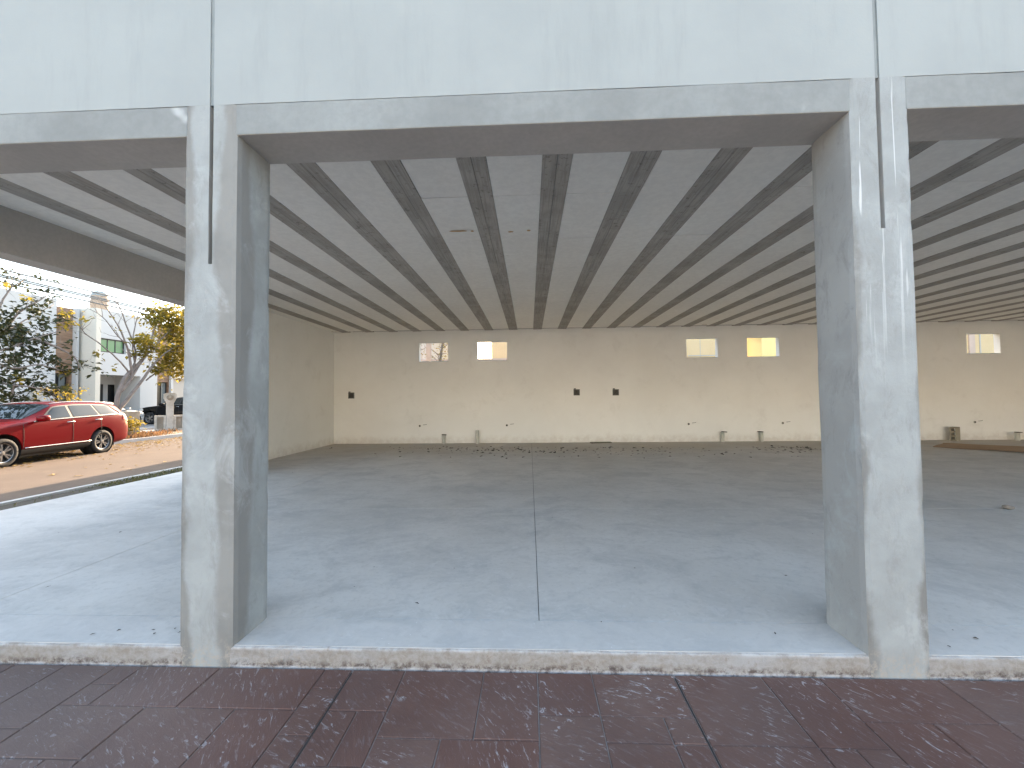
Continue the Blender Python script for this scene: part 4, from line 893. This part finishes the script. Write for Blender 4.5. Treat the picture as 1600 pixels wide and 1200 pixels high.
back_tree('sun_block_tree', 'unseen tall dense tree added behind the hall to block sun at the back windows', (-3.4, YB+12.5, -.15), 8.6, 2.0, 10000, MT['leafdark'], 8, .34, .70)  # unseen tree added to keep sun from entering the leftmost window

def blades(name, label, cat, spots, mat, h, seed):
    rr = random.Random(seed); V, Fc = [], []
    for x, y, z in spots:
        a = rr.uniform(0, 6.28); l = h*rr.uniform(.5, 1.2); leaf_geo(V, Fc, Vector((x, y, z)), Vector((.5*math.cos(a), .5*math.sin(a), rr.uniform(.5, 1.2))), Vector((math.cos(a+1.5), math.sin(a+1.5), .2)), l, l*.18, .1)
    o = raw(name, V, Fc, mat); tag(o, label, cat, None, 'stuff')
rr = random.Random(2)
blades('grass', 'thin green grass growing along the street kerb', 'grass', [(rr.uniform(-8.05, -7.5), 5.0+abs(rr.gauss(0, 3.0)), -.05) for _ in range(1500)] + [(rr.uniform(-8.05, -7.2), rr.uniform(1, 6), -.05) for _ in range(160)], MT['grass'], .075, 3)
sp = []
for _ in range(900):
    q = on_z(rr.gauss(232, 22), rr.gauss(684, 3.5), .07)
    if -17 < q.x < -15.0: sp.append((q.x, q.y, .07))
for _ in range(500): sp.append((rr.uniform(-16.9, -15.1), rr.uniform(4, 26), .07))
blades('dry_grass', 'reddish dry grass and dead twigs on the far verge', 'grass', sp, MT['drygrass'], .22, 4)
# bush behind the tail of the red car
q = on_x(204, 676, -15.6); t = thing('bush', 'low leafy bush with sunlit orange leaves behind the red car tail', 'bush', (q.x, q.y, .07)); bm = bmesh.new(); rb = random.Random(8); V, Fc = [], []
for k in range(26):
    a = rb.uniform(0, 6.28); e = Vector((q.x+.45*math.cos(a)*rb.random(), q.y+.55*math.sin(a)*rb.random(), .07+rb.uniform(.25, .72))); tube(bm, [(q.x, q.y, .04), (q.x*.5+e.x*.5, q.y*.5+e.y*.5, .07+(e.z)*.4), tuple(e)], [.012, .008, .004], 5, False); cluster_leaves(V, Fc, rb, e, (.22, .22, .18), 22, .11)
done('stems', bm, MT['bark'], t); raw('foliage', V, Fc, MT['leafyellow'], t)
# shrub behind the roof of the red car
q = on_x(97, 640, -17.6); t = thing('shrub', 'green and yellow shrub before the dark window behind the red car', 'bush', (q.x, q.y, .12)); bm = bmesh.new(); V, Fc = [], []
for k in range(30):
    a = rb.uniform(0, 6.28); e = Vector((q.x+.4*math.cos(a)*rb.random(), q.y+.7*math.sin(a)*rb.random(), rb.uniform(.9, 2.05))); tube(bm, [(q.x, q.y, .1), ((q.x+e.x)/2, (q.y+e.y)/2, e.z*.6), tuple(e)], [.015, .01, .004], 5, False); cluster_leaves(V, Fc, rb, e, (.22, .22, .2), 14, .13)
done('stems', bm, MT['bark'], t); raw('foliage', V, Fc, MT['leafyellow'], t)
sp = []
for _ in range(420):
    q = on_z(rr.uniform(0, 283), rr.uniform(690, 745), Z_ROAD)
    if -14.85 < q.x < -8 and (q.x < -12.0 or rr.random() < .12): sp.append((q.x, q.y))
for _ in range(900): sp.append((-14.85+abs(rr.gauss(0, 1.1)), rr.uniform(5.5, 15)))
litter('leaf_litter', 'yellow fallen leaves under and around the red car', [s for s in sp if s[0] < -8], MT['roadleaf'], 6, Z_ROAD, (.05, .14))
